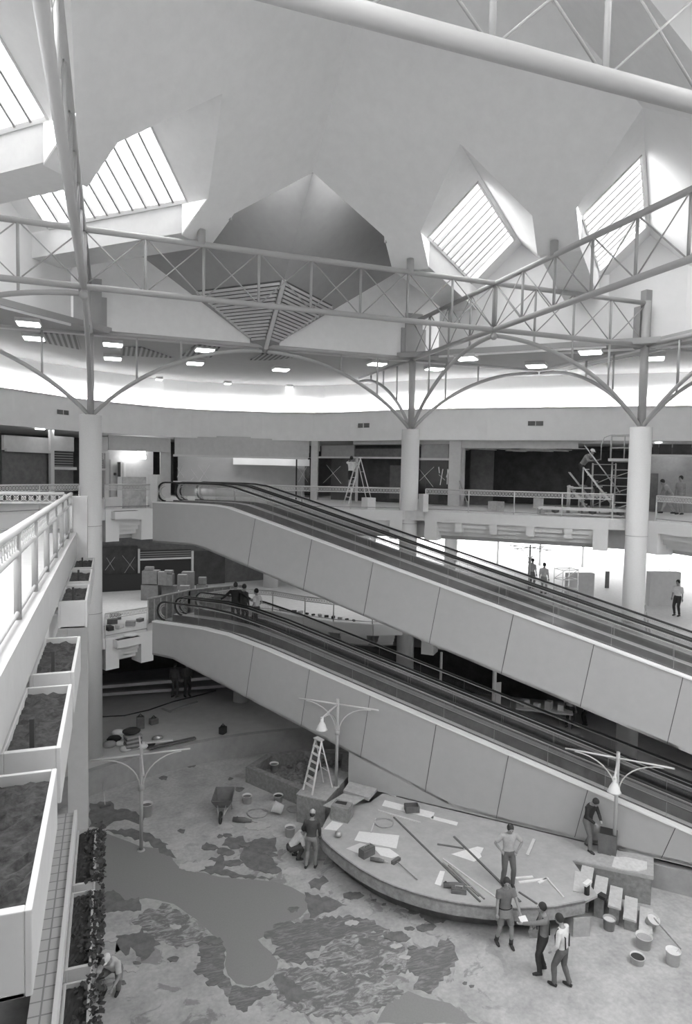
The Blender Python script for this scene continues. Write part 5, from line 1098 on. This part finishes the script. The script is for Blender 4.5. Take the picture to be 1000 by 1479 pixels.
# ================================================================ PEOPLE
def ik(a, c, l1, l2, hint):
    d = c-a; L_ = d.length
    if L_ > (l1+l2)*.998: c = a+d.normalized()*(l1+l2)*.998; d = c-a; L_ = d.length
    x = (l1*l1-l2*l2+L_*L_)/(2*L_); h_ = math.sqrt(max(0, l1*l1-x*x)); n = hint-hint.dot(d.normalized())*d.normalized(); n = n.normalized() if n.length > 1e-5 else V(0, 1, 0)
    return a+d.normalized()*x+n*h_, c
def person(label, pos, ang=0., h=1.74, lean=0., pelvis=(0, 0, .93), feet=((.12, 0, .0), (-.12, 0, .0)), hands=((.27, .05, .82), (-.27, .05, .82)), elb=((.6, -1, 0), (-.6, -1, 0)), headt=(0., 0.), side=0., knee=((.1, 1, 0), (-.1, 1, 0)),
           shirt=.3, trouser=.15, sleeve=.5, legs=1., hair=HAIR, cap=None, vox=.016, shoe=.05, bareback=False, apron=None, hang=None, group=None, toes=(0., 0.), boots=False, vest=None, grip=(0, 0), skin=SKIN, heading=None):
    pos = Vector(pos); k = h/1.75; tc_ = V(-pos.x, -pos.y, 0).normalized() if heading is None else heading
    f = Matrix.Rotation(ang, 3, 'Z')@tc_; r = f.cross(V(0, 0, 1)); W = lambda q: pos+(r*q[0]+f*q[1]+V(0, 0, q[2]))*k
    P0 = Vector(pelvis); Lr = Matrix.Rotation(-lean, 3, 'X')@Matrix.Rotation(side, 3, 'Y')
    def T(x, y, z): return P0+Lr@V(x, y, z-.93)     # torso-space point
    t = thing('person', label, 'person', tuple(pos), group)
    ax = r
    def ring(pts, rx, ry, m): m.tube([W(p) for p in pts], [a*k for a in rx], 16, ry=[a*k for a in ry], ref=ax)
    # joints
    sh = [T(.185, 0, 1.41), T(-.185, 0, 1.41)]; hp = [P0+V(.09, 0, -.02), P0+V(-.09, 0, -.02)]
    el, wr, kn, an = [], [], [], []
    for i in (0, 1):
        e, c = ik(sh[i], Vector(hands[i]), .29, .26, Vector(elb[i])); el.append(e); wr.append(c)
        q, c = ik(hp[i], Vector(feet[i])+V(0, 0, .09), .43, .42, Vector(knee[i])); kn.append(q); an.append(c)
    hd = T(0, .03, 1.50); hc = hd+Matrix.Rotation(-lean*.6-headt[0], 3, 'X')@Matrix.Rotation(headt[1], 3, 'Z')@V(0, .02, .14)
    HM = Matrix((r, f, V(0, 0, 1))).transposed()@Matrix.Rotation(headt[1], 3, 'Z')@Matrix.Rotation(-lean*.6-headt[0], 3, 'X')
    def torso(m, g, z0=.86, z1=1.47):
        prof = [(.84, .12, .09), (.90, .155, .11), (.98, .152, .105), (1.06, .135, .098), (1.18, .148, .108), (1.30, .168, .118), (1.38, .175, .11), (1.43, .15, .095), (1.47, .085, .07), (1.50, .06, .058)]
        q = [a for a in prof if z0 <= a[0] <= z1]
        m.tube([W(T(0, 0, a[0])) for a in q], [(a[1]+g)*k for a in q], 18, ry=[(a[2]+g)*k for a in q], ref=ax)
    def limb(m, pts, rs): m.tube([W(p) for p in pts], [x*k for x in rs], 12)
    def arm(m, i, g, frac=1.):
        a, b, c = sh[i], el[i], wr[i]; a0 = a+(T(0, 0, 1.38)-a)*.35
        if frac >= 1: limb(m, [a0, a, a.lerp(b, .5), b, b.lerp(c, .35), c], [.05+g, .058+g, .048+g, .04+g, .041+g, .027+g])
        elif frac > .5: q = (frac-.5)*2; limb(m, [a0, a, a.lerp(b, .5), b, b.lerp(c, q)], [.05+g, .06+g, .05+g, .045+g, .042+g])
        else: limb(m, [a0, a, a.lerp(b, frac*2)], [.05+g, .06+g, .055+g])
    def leg(m, i, g, frac=1.):
        a, b, c = hp[i], kn[i], an[i]; a0 = a+V(0, 0, .06)
        if frac >= 1: limb(m, [a0, a, a.lerp(b, .5), b, b.lerp(c, .3), b.lerp(c, .7), c], [.07+g, .085+g, .075+g, .055+g, .058+g, .042+g, .036+g+(.012 if g else 0)])
        else: limb(m, [a0, a, a.lerp(b, .5), a.lerp(b, frac*2)], [.07+g, .088+g, .08+g, .07+g])
    b = MB(); torso(b, -.008, 0, 1.6); b.tube([W(hd-V(0, .01, .06)), W(hd+V(0, .005, .05)), W(hc)], [.058*k, .054*k, .05*k], 12)
    b.ball(W(hc), .098*k, 16, (.80, 1.0, 1.22), HM)
    def HP(x, y, z): return W(hc)+HM@V(x, y, z)*k
    b.ball(HP(0, .055, -.07), .05*k, 10, (.85, .9, .8), HM); b.tube([HP(0, .085, .03), HP(0, .108, -.012)], [.010*k, .017*k], 8)
    for s in (-1, 1): b.ball(HP(s*.078, -.005, -.005), .026*k, 8, (.4, .7, 1.1), HM)
    for i in (0, 1): arm(b, i, 0); leg(b, i, 0)
    for i in (0, 1):                       # feet as skin volume under the shoes
        b.tube([W(an[i]+V(0, -.03, -.03)), W(an[i]+V(toes[i]*.08, .10, -.06))], [.035*k, .03*k], 8)
    body = b.build('body', skin, t, remesh=vox)
    # hands: palm and five fingers, joined into the body surface
    hm = MB()
    for i in (0, 1):
        s = 1 if i == 0 else -1; c = wr[i]; d = (c-el[i]).normalized(); side_ = V(1, 0, 0)*s; nrm = d.cross(side_); nrm = nrm.normalized() if nrm.length > .1 else V(0, 1, 0); lat = nrm.cross(d).normalized()
        hm.tube([W(c-d*.02), W(c+d*.03), W(c+d*.085)], [.026*k, .038*k, .040*k], 10, ry=[.02*k, .016*k, .013*k], ref=(r*lat[0]+f*lat[1]+V(0, 0, lat[2])))
        cu = .5+grip[i]*.9
        for j, (o, L_) in enumerate(((-.03, .062), (-.01, .074), (.01, .07), (.03, .055))):
            p0 = c+d*.08+lat*o; p1 = p0+(d*math.cos(cu*.5)+nrm*math.sin(cu*.5))*L_*.5; p2 = p1+(d*math.cos(cu*1.3)+nrm*math.sin(cu*1.3))*L_*.5
            hm.tube([W(p0), W(p1), W(p2)], [.0088*k, .008*k, .0065*k], 7)
        tdir = -1 if (lat.x*s) > 0 else 1; p0 = c+d*.025+lat*(.032*tdir); hm.tube([W(p0), W(p0+d*.035+lat*.02*tdir+nrm*.012), W(p0+d*.065+lat*.02*tdir+nrm*.022)], [.012*k, .010*k, .008*k], 7)
    hand_me = bpy.data.meshes.new('h'); hand_me.from_pydata([p-pos for p in hm.v], [], hm.f); bm = bmesh.new(); bm.from_mesh(body.data); bm.from_mesh(hand_me)
    for fc in bm.faces: fc.smooth = True
    bm.to_mesh(body.data); bm.free()
    fe = MB()
    for s in (-1, 1): fe.ball(HP(s*.032, .09, .018), .010*k, 8)
    fe.build('eyes', HAIR, body); fe = MB(); fe.box(HP(0, .099, -.055), (.045*k, .012*k, .010*k), M=HM); fe.build('mouth', mat('lips', .22, .6), body)
    if shirt is not None:
        m = MB(); torso(m, .014, .95, 1.47)
        for i in (0, 1): arm(m, i, .012, sleeve)
        m.build('shirt', cloth(shirt), t, remesh=vox)
    m = MB(); m.tube([W(P0+V(0, 0, -.07)), W(P0+V(0, 0, 0)), W(T(0, 0, 1.02))], [.15*k, .172*k, .155*k], 18, ry=[.11*k, .128*k, .115*k], ref=ax)
    for i in (0, 1): leg(m, i, .016, legs)
    m.build('trousers' if legs >= 1 else 'shorts', cloth(trouser), t, remesh=vox)
    for i in (0, 1):
        m = MB(); a = an[i]; m.tube([W(a+V(0, -.06, -.05)), W(a+V(toes[i]*.03, 0, -.045)), W(a+V(toes[i]*.08, .10, -.06)), W(a+V(toes[i]*.11, .17, -.068))], [.036*k, .043*k, .044*k, .028*k], 10)
        if boots: m.tube([W(a+V(0, 0, -.04)), W(a+(kn[i]-a)*.28)], [.048*k, .052*k], 12)
        m.build('shoe', cloth(shoe, .1), t)
    if cap is not None:
        m = MB(); m.ball(HP(0, -.005, .045), .103*k, 14, (.86, 1.02, .85), HM); m.build('cap', cloth(cap), t)
        m = MB(); m.ball(HP(0, .10, .045), .06*k, 10, (1.05, 1., .14), HM); m.build('cap_brim', cloth(cap), t)
        m = MB(); m.ball(HP(0, -.03, .0), .098*k, 12, (.86, .95, .9), HM); m.build('hair', hair, t)
    else:
        m = MB(); m.ball(HP(0, -.022, .03), .108*k, 16, (.86, .98, 1.06), HM); m.build('hair', hair, t)
    if apron:
        m = MB(); m.tube([W(P0+V(0, .0, .06)), W(P0+V(0, 0, .0)), W(P0+V(0, .02, -.17))], [.182*k, .195*k, .20*k], 16, ry=[.135*k, .15*k, .155*k], ref=ax, caps=False); m.build('tool_apron', cloth(apron), t)
        m = MB(); m.tube([W(P0+V(0, 0, .03)), W(P0+V(0, 0, .075))], [.186*k, .186*k], 16, ry=[.14*k, .14*k], ref=ax, caps=False); m.build('belt', DARK, t)
    if vest:
        m = MB()
        for s in (-1, 1): m.tube([W(T(s*.10, .13, 1.02)), W(T(s*.11, .14, 1.25)), W(T(s*.11, .06, 1.46)), W(T(s*.10, -.12, 1.3)), W(T(s*.09, -.12, 1.02))], .016*k, 6)
        m.build('harness_strap', cloth(vest), t)
    return t, (lambda i: W(wr[i]+(wr[i]-el[i]).normalized()*.08))
g = lambda x, y, z: onz(x, y, z)
# on the stage
person('person in a light shirt and jeans standing on the stage, hands on hips', g(733, 1279, ZD), ang=.35, hands=((.21, .05, 1.0), (-.23, .06, 1.0)), elb=((1, -.25, 0), (-1, -.25, 0)), shirt=.42, trouser=.13, sleeve=.4, headt=(.35, 0), feet=((.13, -.04, 0), (-.12, .06, 0)))
# man in shorts with tool apron
p_, hnd = person('bare-legged person in dark t-shirt, shorts and tool apron holding a paper', g(728, 1364, ZB), ang=.45, hands=((.26, .12, .88), (-.24, .36, 1.0)), elb=((.5, -1, 0), (-.7, -.6, 0)), shirt=.17, trouser=.2, sleeve=.3, legs=.42, apron=.24, boots=True, shoe=.05, headt=(.1, -.3), feet=((.17, -.08, 0), (-.14, .12, 0)), h=1.76)
q = hnd(1); tag(MB().box(q+V(.02, -.05, 0), (.2, .15, .01), M=Matrix.Rotation(.5, 3, 'X')).build('folded_paper', PAPER), 'folded paper held by the person in shorts', 'paper')
person('person in a harness vest and dark trousers pointing left at the paper', g(783, 1405, ZB), ang=-1.3, hands=((.08, .25, 1.05), (-.08, .62, 1.26)), elb=((.4, -.2, -1), (-.8, -.5, 0)), shirt=.20, trouser=.05, sleeve=1., headt=(.1, .1), vest=.05, feet=((.12, -.08, 0), (-.1, .08, 0)), h=1.72)
person('person in a white shirt and dark jeans standing nearest, back half turned', g(811, 1425, ZB), ang=-2.0, hands=((.2, .16, .9), (-.22, .16, .92)), elb=((.6, -.8, 0), (-.6, -.8, 0)), shirt=.66, trouser=.14, sleeve=1., headt=(.3, 0), feet=((.14, -.14, 0), (-.12, .12, 0)), h=1.7, lean=.05, vest=.05)
person('person in a black jacket looking down at the hose on the deck block', g(850, 1227, ZD), ang=.9, lean=.22, pelvis=(0, -.06, .92), hands=((.12, .3, .98), (-.1, .34, 1.02)), elb=((.6, -.6, 0), (-.6, -.6, 0)), shirt=.035, trouser=.16, sleeve=1., headt=(.6, 0), feet=((.1, .14, 0), (-.12, -.16, 0)), h=1.7)
person('person in a dark pullover and flat cap standing with back to us', g(449, 1254, ZB), ang=2.9, lean=.12, hands=((.2, .26, .9), (-.18, .28, .95)), elb=((.7, -.4, 0), (-.7, -.4, 0)), shirt=.08, trouser=.24, sleeve=1., cap=.4, feet=((.13, .04, 0), (-.14, -.04, 0)), h=1.74)
person('person in a white shirt crouching left of the one in the flat cap', g(428, 1240, ZB), ang=1.7, lean=.75, pelvis=(0, -.2, .38), feet=((.12, .04, 0), (-.14, -.06, 0)), knee=((.3, 1, .2), (-.3, 1, .2)), hands=((.15, .45, .45), (-.18, .42, .40)), shirt=.62, trouser=.08, sleeve=.4, headt=(-.2, 0))
p = g(160, 1446, ZB); person('person in a pale cap crouching behind the ivy at bottom left', (p.x+.02, p.y+.25, ZB), ang=-.4, lean=.7, pelvis=(0, -.2, .45), feet=((.15, .02, 0), (-.15, -.02, 0)), knee=((.4, 1, .2), (-.4, 1, .2)), hands=((.2, .5, .4), (-.2, .45, .45)), shirt=.5, trouser=.22, sleeve=.4, cap=.68)
# on the lower ramps
def rampfeet(px, w, py=880):
    r_ = ray(px, py); t_ = w/(r_.x+r_.y); k_ = (r_.x-r_.y)*t_; return RW(w, k_, lo_top(k_)-.30)
person('person in a black jacket on the lower ramp, arms out to both handrails', rampfeet(340, 32.5), ang=3.0, hands=((.62, .05, 1.08), (-.6, .05, 1.05)), elb=((.3, -.2, -1), (-.3, -.2, -1)), shirt=.03, trouser=.06, sleeve=1., vox=.024, h=1.8)
person('dark-clothed person half hidden behind the black-jacketed one on the ramp', rampfeet(352, 33.0), ang=2.4, shirt=.06, trouser=.06, sleeve=1., vox=.028, h=1.72)
person('person in a white shirt standing on the lower ramp by the far handrail', rampfeet(371, 32.9), ang=-2.2, hands=((.25, .1, .95), (-.25, .1, .95)), shirt=.66, trouser=.10, sleeve=.4, vox=.024, h=1.66)
# third level
person('person in white t-shirt and dark shorts up the trestle ladder', (*isect(507, offs(WS, -1.2))[0].xy, Z3+.7), ang=2.8, hands=((.2, .42, 1.3), (-.35, .5, 1.5)), elb=((.6, -.4, -.4), (-.6, -.4, -.4)), shirt=.8, trouser=.04, sleeve=.35, legs=.45, vox=.026)
person('worker in a grey shirt and dark trousers leaning over the rolling stair', (*rw(841, 41.4).xy, Z3+1.2), ang=1.1, lean=.65, pelvis=(0, -.05, .9), hands=((.15, .6, 1.1), (-.15, .6, 1.12)), shirt=.2, trouser=.03, sleeve=1., vox=.024, cap=.66, shoe=.3)
tag(MB().box((*rw(841, 41.4).xy, Z3+1.15), (.9, .7, .06), rz=-.75).build('work_platform', METAL), 'small platform under the worker at the rolling stair', 'platform')
WP = rw(841, 41.4)
for i in (-1, 1): tag(MB().tube([(WP.x+i*.35, WP.y-i*.3, Z3), (WP.x+i*.35, WP.y-i*.3, Z3+1.12)], .03, 8).build('platform_leg', METAL), 'metal leg under the %s end of the worker platform' % ('left' if i < 0 else 'right'), 'leg')
p = g(965, 742, Z3); person('bending person in pale shirt and light trousers at the right edge', (p.x, p.y, Z3), ang=-1.2, lean=.6, pelvis=(0, -.1, .88), hands=((.2, .4, .6), (-.2, .4, .55)), shirt=.34, trouser=.42, sleeve=.4, vox=.026, feet=((.1, .25, 0), (-.1, -.25, 0)))
p = g(980, 744, Z3); person('person in grey standing behind the bending one at the right edge', (p.x+.3, p.y+.2, Z3), ang=-.6, shirt=.3, trouser=.36, sleeve=.4, vox=.028)
# second level
person('person in a pale shirt in the bright opening, left of the pair', g(768, 850, Z2), ang=2.6, shirt=.45, trouser=.2, vox=.03, h=1.75); person('person in a white shirt with dark hair in the bright opening, right of the pair', g(785, 858, Z2), ang=2.8, shirt=.7, trouser=.4, vox=.03)
p = g(978, 890, Z2); person('dark-trousered person with white shirt at the right edge, second level', (p.x, p.y, Z2), ang=-.5, shirt=.66, trouser=.05, vox=.028)
# ground level
p = g(252, 1008, ZC); person('person in dark overalls standing behind the lower landing', tuple(p), ang=2.6, shirt=.16, trouser=.12, sleeve=1., vox=.028, boots=True)
p = g(270, 1006, ZC); person('second dark-clothed person right of the one behind the lower landing', tuple(p), ang=.4, shirt=.12, trouser=.08, sleeve=1., vox=.028)
p = g(822, 1052, ZC); person('person in a pale overall shirt by the work table under the upper ramp', tuple(p), ang=2.8, shirt=.42, trouser=.05, vox=.028, lean=.1)
p = g(846, 1050, ZC); person('dark-clothed person right of the work table under the upper ramp', tuple(p), ang=-1.8, shirt=.05, trouser=.05, sleeve=1., vox=.03)
WORLD_S, WORLD_T, COVE_P, EXPO = 1.6, 8.5, 30, 0.5
# ================================================================ CAMERA, LIGHT
cam = bpy.data.cameras.new('camera'); co = bpy.data.objects.new('camera', cam); C.objects.link(co)
Xd = V(cy, -sy, 0); Lf = V(sy, cy, 0); Kz = V(0, 0, 1)
Ud = Lf*math.sin(PIT)+Kz*math.cos(PIT); Fd = Lf*math.cos(PIT)-Kz*math.sin(PIT)
c_, s_ = math.cos(ROL), math.sin(ROL)
Rt = Xd*c_+Ud*s_; Up = Ud*c_-Xd*s_
M = Matrix((Rt, Up, -Fd)).transposed().to_4x4(); M.translation = V(0, 0, EYE); co.matrix_world = M
cam.sensor_fit = 'VERTICAL'; cam.sensor_height = 36; cam.lens = F/1479*36; cam.shift_x = -4/1479; cam.clip_end = 300; cam.clip_start = .05
sc = bpy.context.scene; sc.camera = co
w = bpy.data.worlds.new('sky'); sc.world = w; w.use_nodes = True
wn = w.node_tree.nodes; wl = w.node_tree.links; bg = wn['Background']; bg.inputs[0].default_value = (1, 1, 1, 1)
tc = wn.new('ShaderNodeTexCoord'); sx_ = wn.new('ShaderNodeSeparateXYZ'); mr = wn.new('ShaderNodeMapRange')
mr.inputs['From Min'].default_value = 0; mr.inputs['From Max'].default_value = .5; mr.inputs['To Min'].default_value = WORLD_S; mr.inputs['To Max'].default_value = WORLD_T
wl.new(tc.outputs['Generated'], sx_.inputs[0]); wl.new(sx_.outputs['Z'], mr.inputs['Value']); wl.new(mr.outputs[0], bg.inputs[1])
def area(name, loc, sx, sy_, direction, power):
    l = bpy.data.lights.new(name, 'AREA'); l.shape = 'RECTANGLE'; l.size = sx; l.size_y = sy_; l.energy = power
    o = bpy.data.objects.new(name, l); C.objects.link(o); o.location = loc; o.rotation_euler = Vector(direction).to_track_quat('-Z', 'Y').to_euler(); return o
# added area lights brightening the shops, partly standing in for their lit fittings
for px, back, pw in ((290, 1.6, 14), (350, 1.6, 20), (410, 1.6, 20), (200, .9, 10), (965, .9, 14), (780, 3, 8), (60, .8, 10)):
    p = Front(WS, back).pt(px, 680); area('shop_fill', (p.x, p.y, ZF0-.02), 1.6, .3, (0, 0, -1), pw)
for x, y in ((1.5, 32.5), (4.5, 34.5), (-1.5, 33.5), (10, 31), (14.5, 28.5), (19, 24.5), (22, 21)):
    area('second_level_fill', (x, y, Z3-1.28), 2.6, 2.6, (0, 0, -1), 45)  # added fill light to lift the dark second level, no fittings modelled
# fluorescent tubes hidden in the cove on top of the fascia
cv = offs(WS, .55)
for i in range(len(cv)-1):
    a, b = V(*cv[i], ZF1+.1), V(*cv[i+1], ZF1+.1)
    l = area('cove_tube', (a+b)/2, (b-a).length*.95, .12, (0, 0, 1), COVE_P*(b-a).length)
    d = (b-a).normalized(); n = V(-d.y, d.x, -.08).normalized(); l.data.spread = 1.9; zc = -n
    M = Matrix((d, zc.cross(d), zc)).transposed(); l.rotation_euler = M.to_euler()
sc.view_settings.view_transform = 'Standard'; sc.view_settings.look = 'None'; sc.view_settings.gamma = 1; sc.view_settings.use_curve_mapping = False
sc.view_settings.exposure = EXPO
sc.cycles.use_denoising = True; sc.cycles.max_bounces = 8; sc.cycles.diffuse_bounces = 5; sc.cycles.transparent_max_bounces = 16; sc.cycles.glossy_bounces = 2; sc.cycles.caustics_reflective = False; sc.cycles.caustics_refractive = False
for o in bpy.data.objects:
    if '_w' in o: del o['_w']
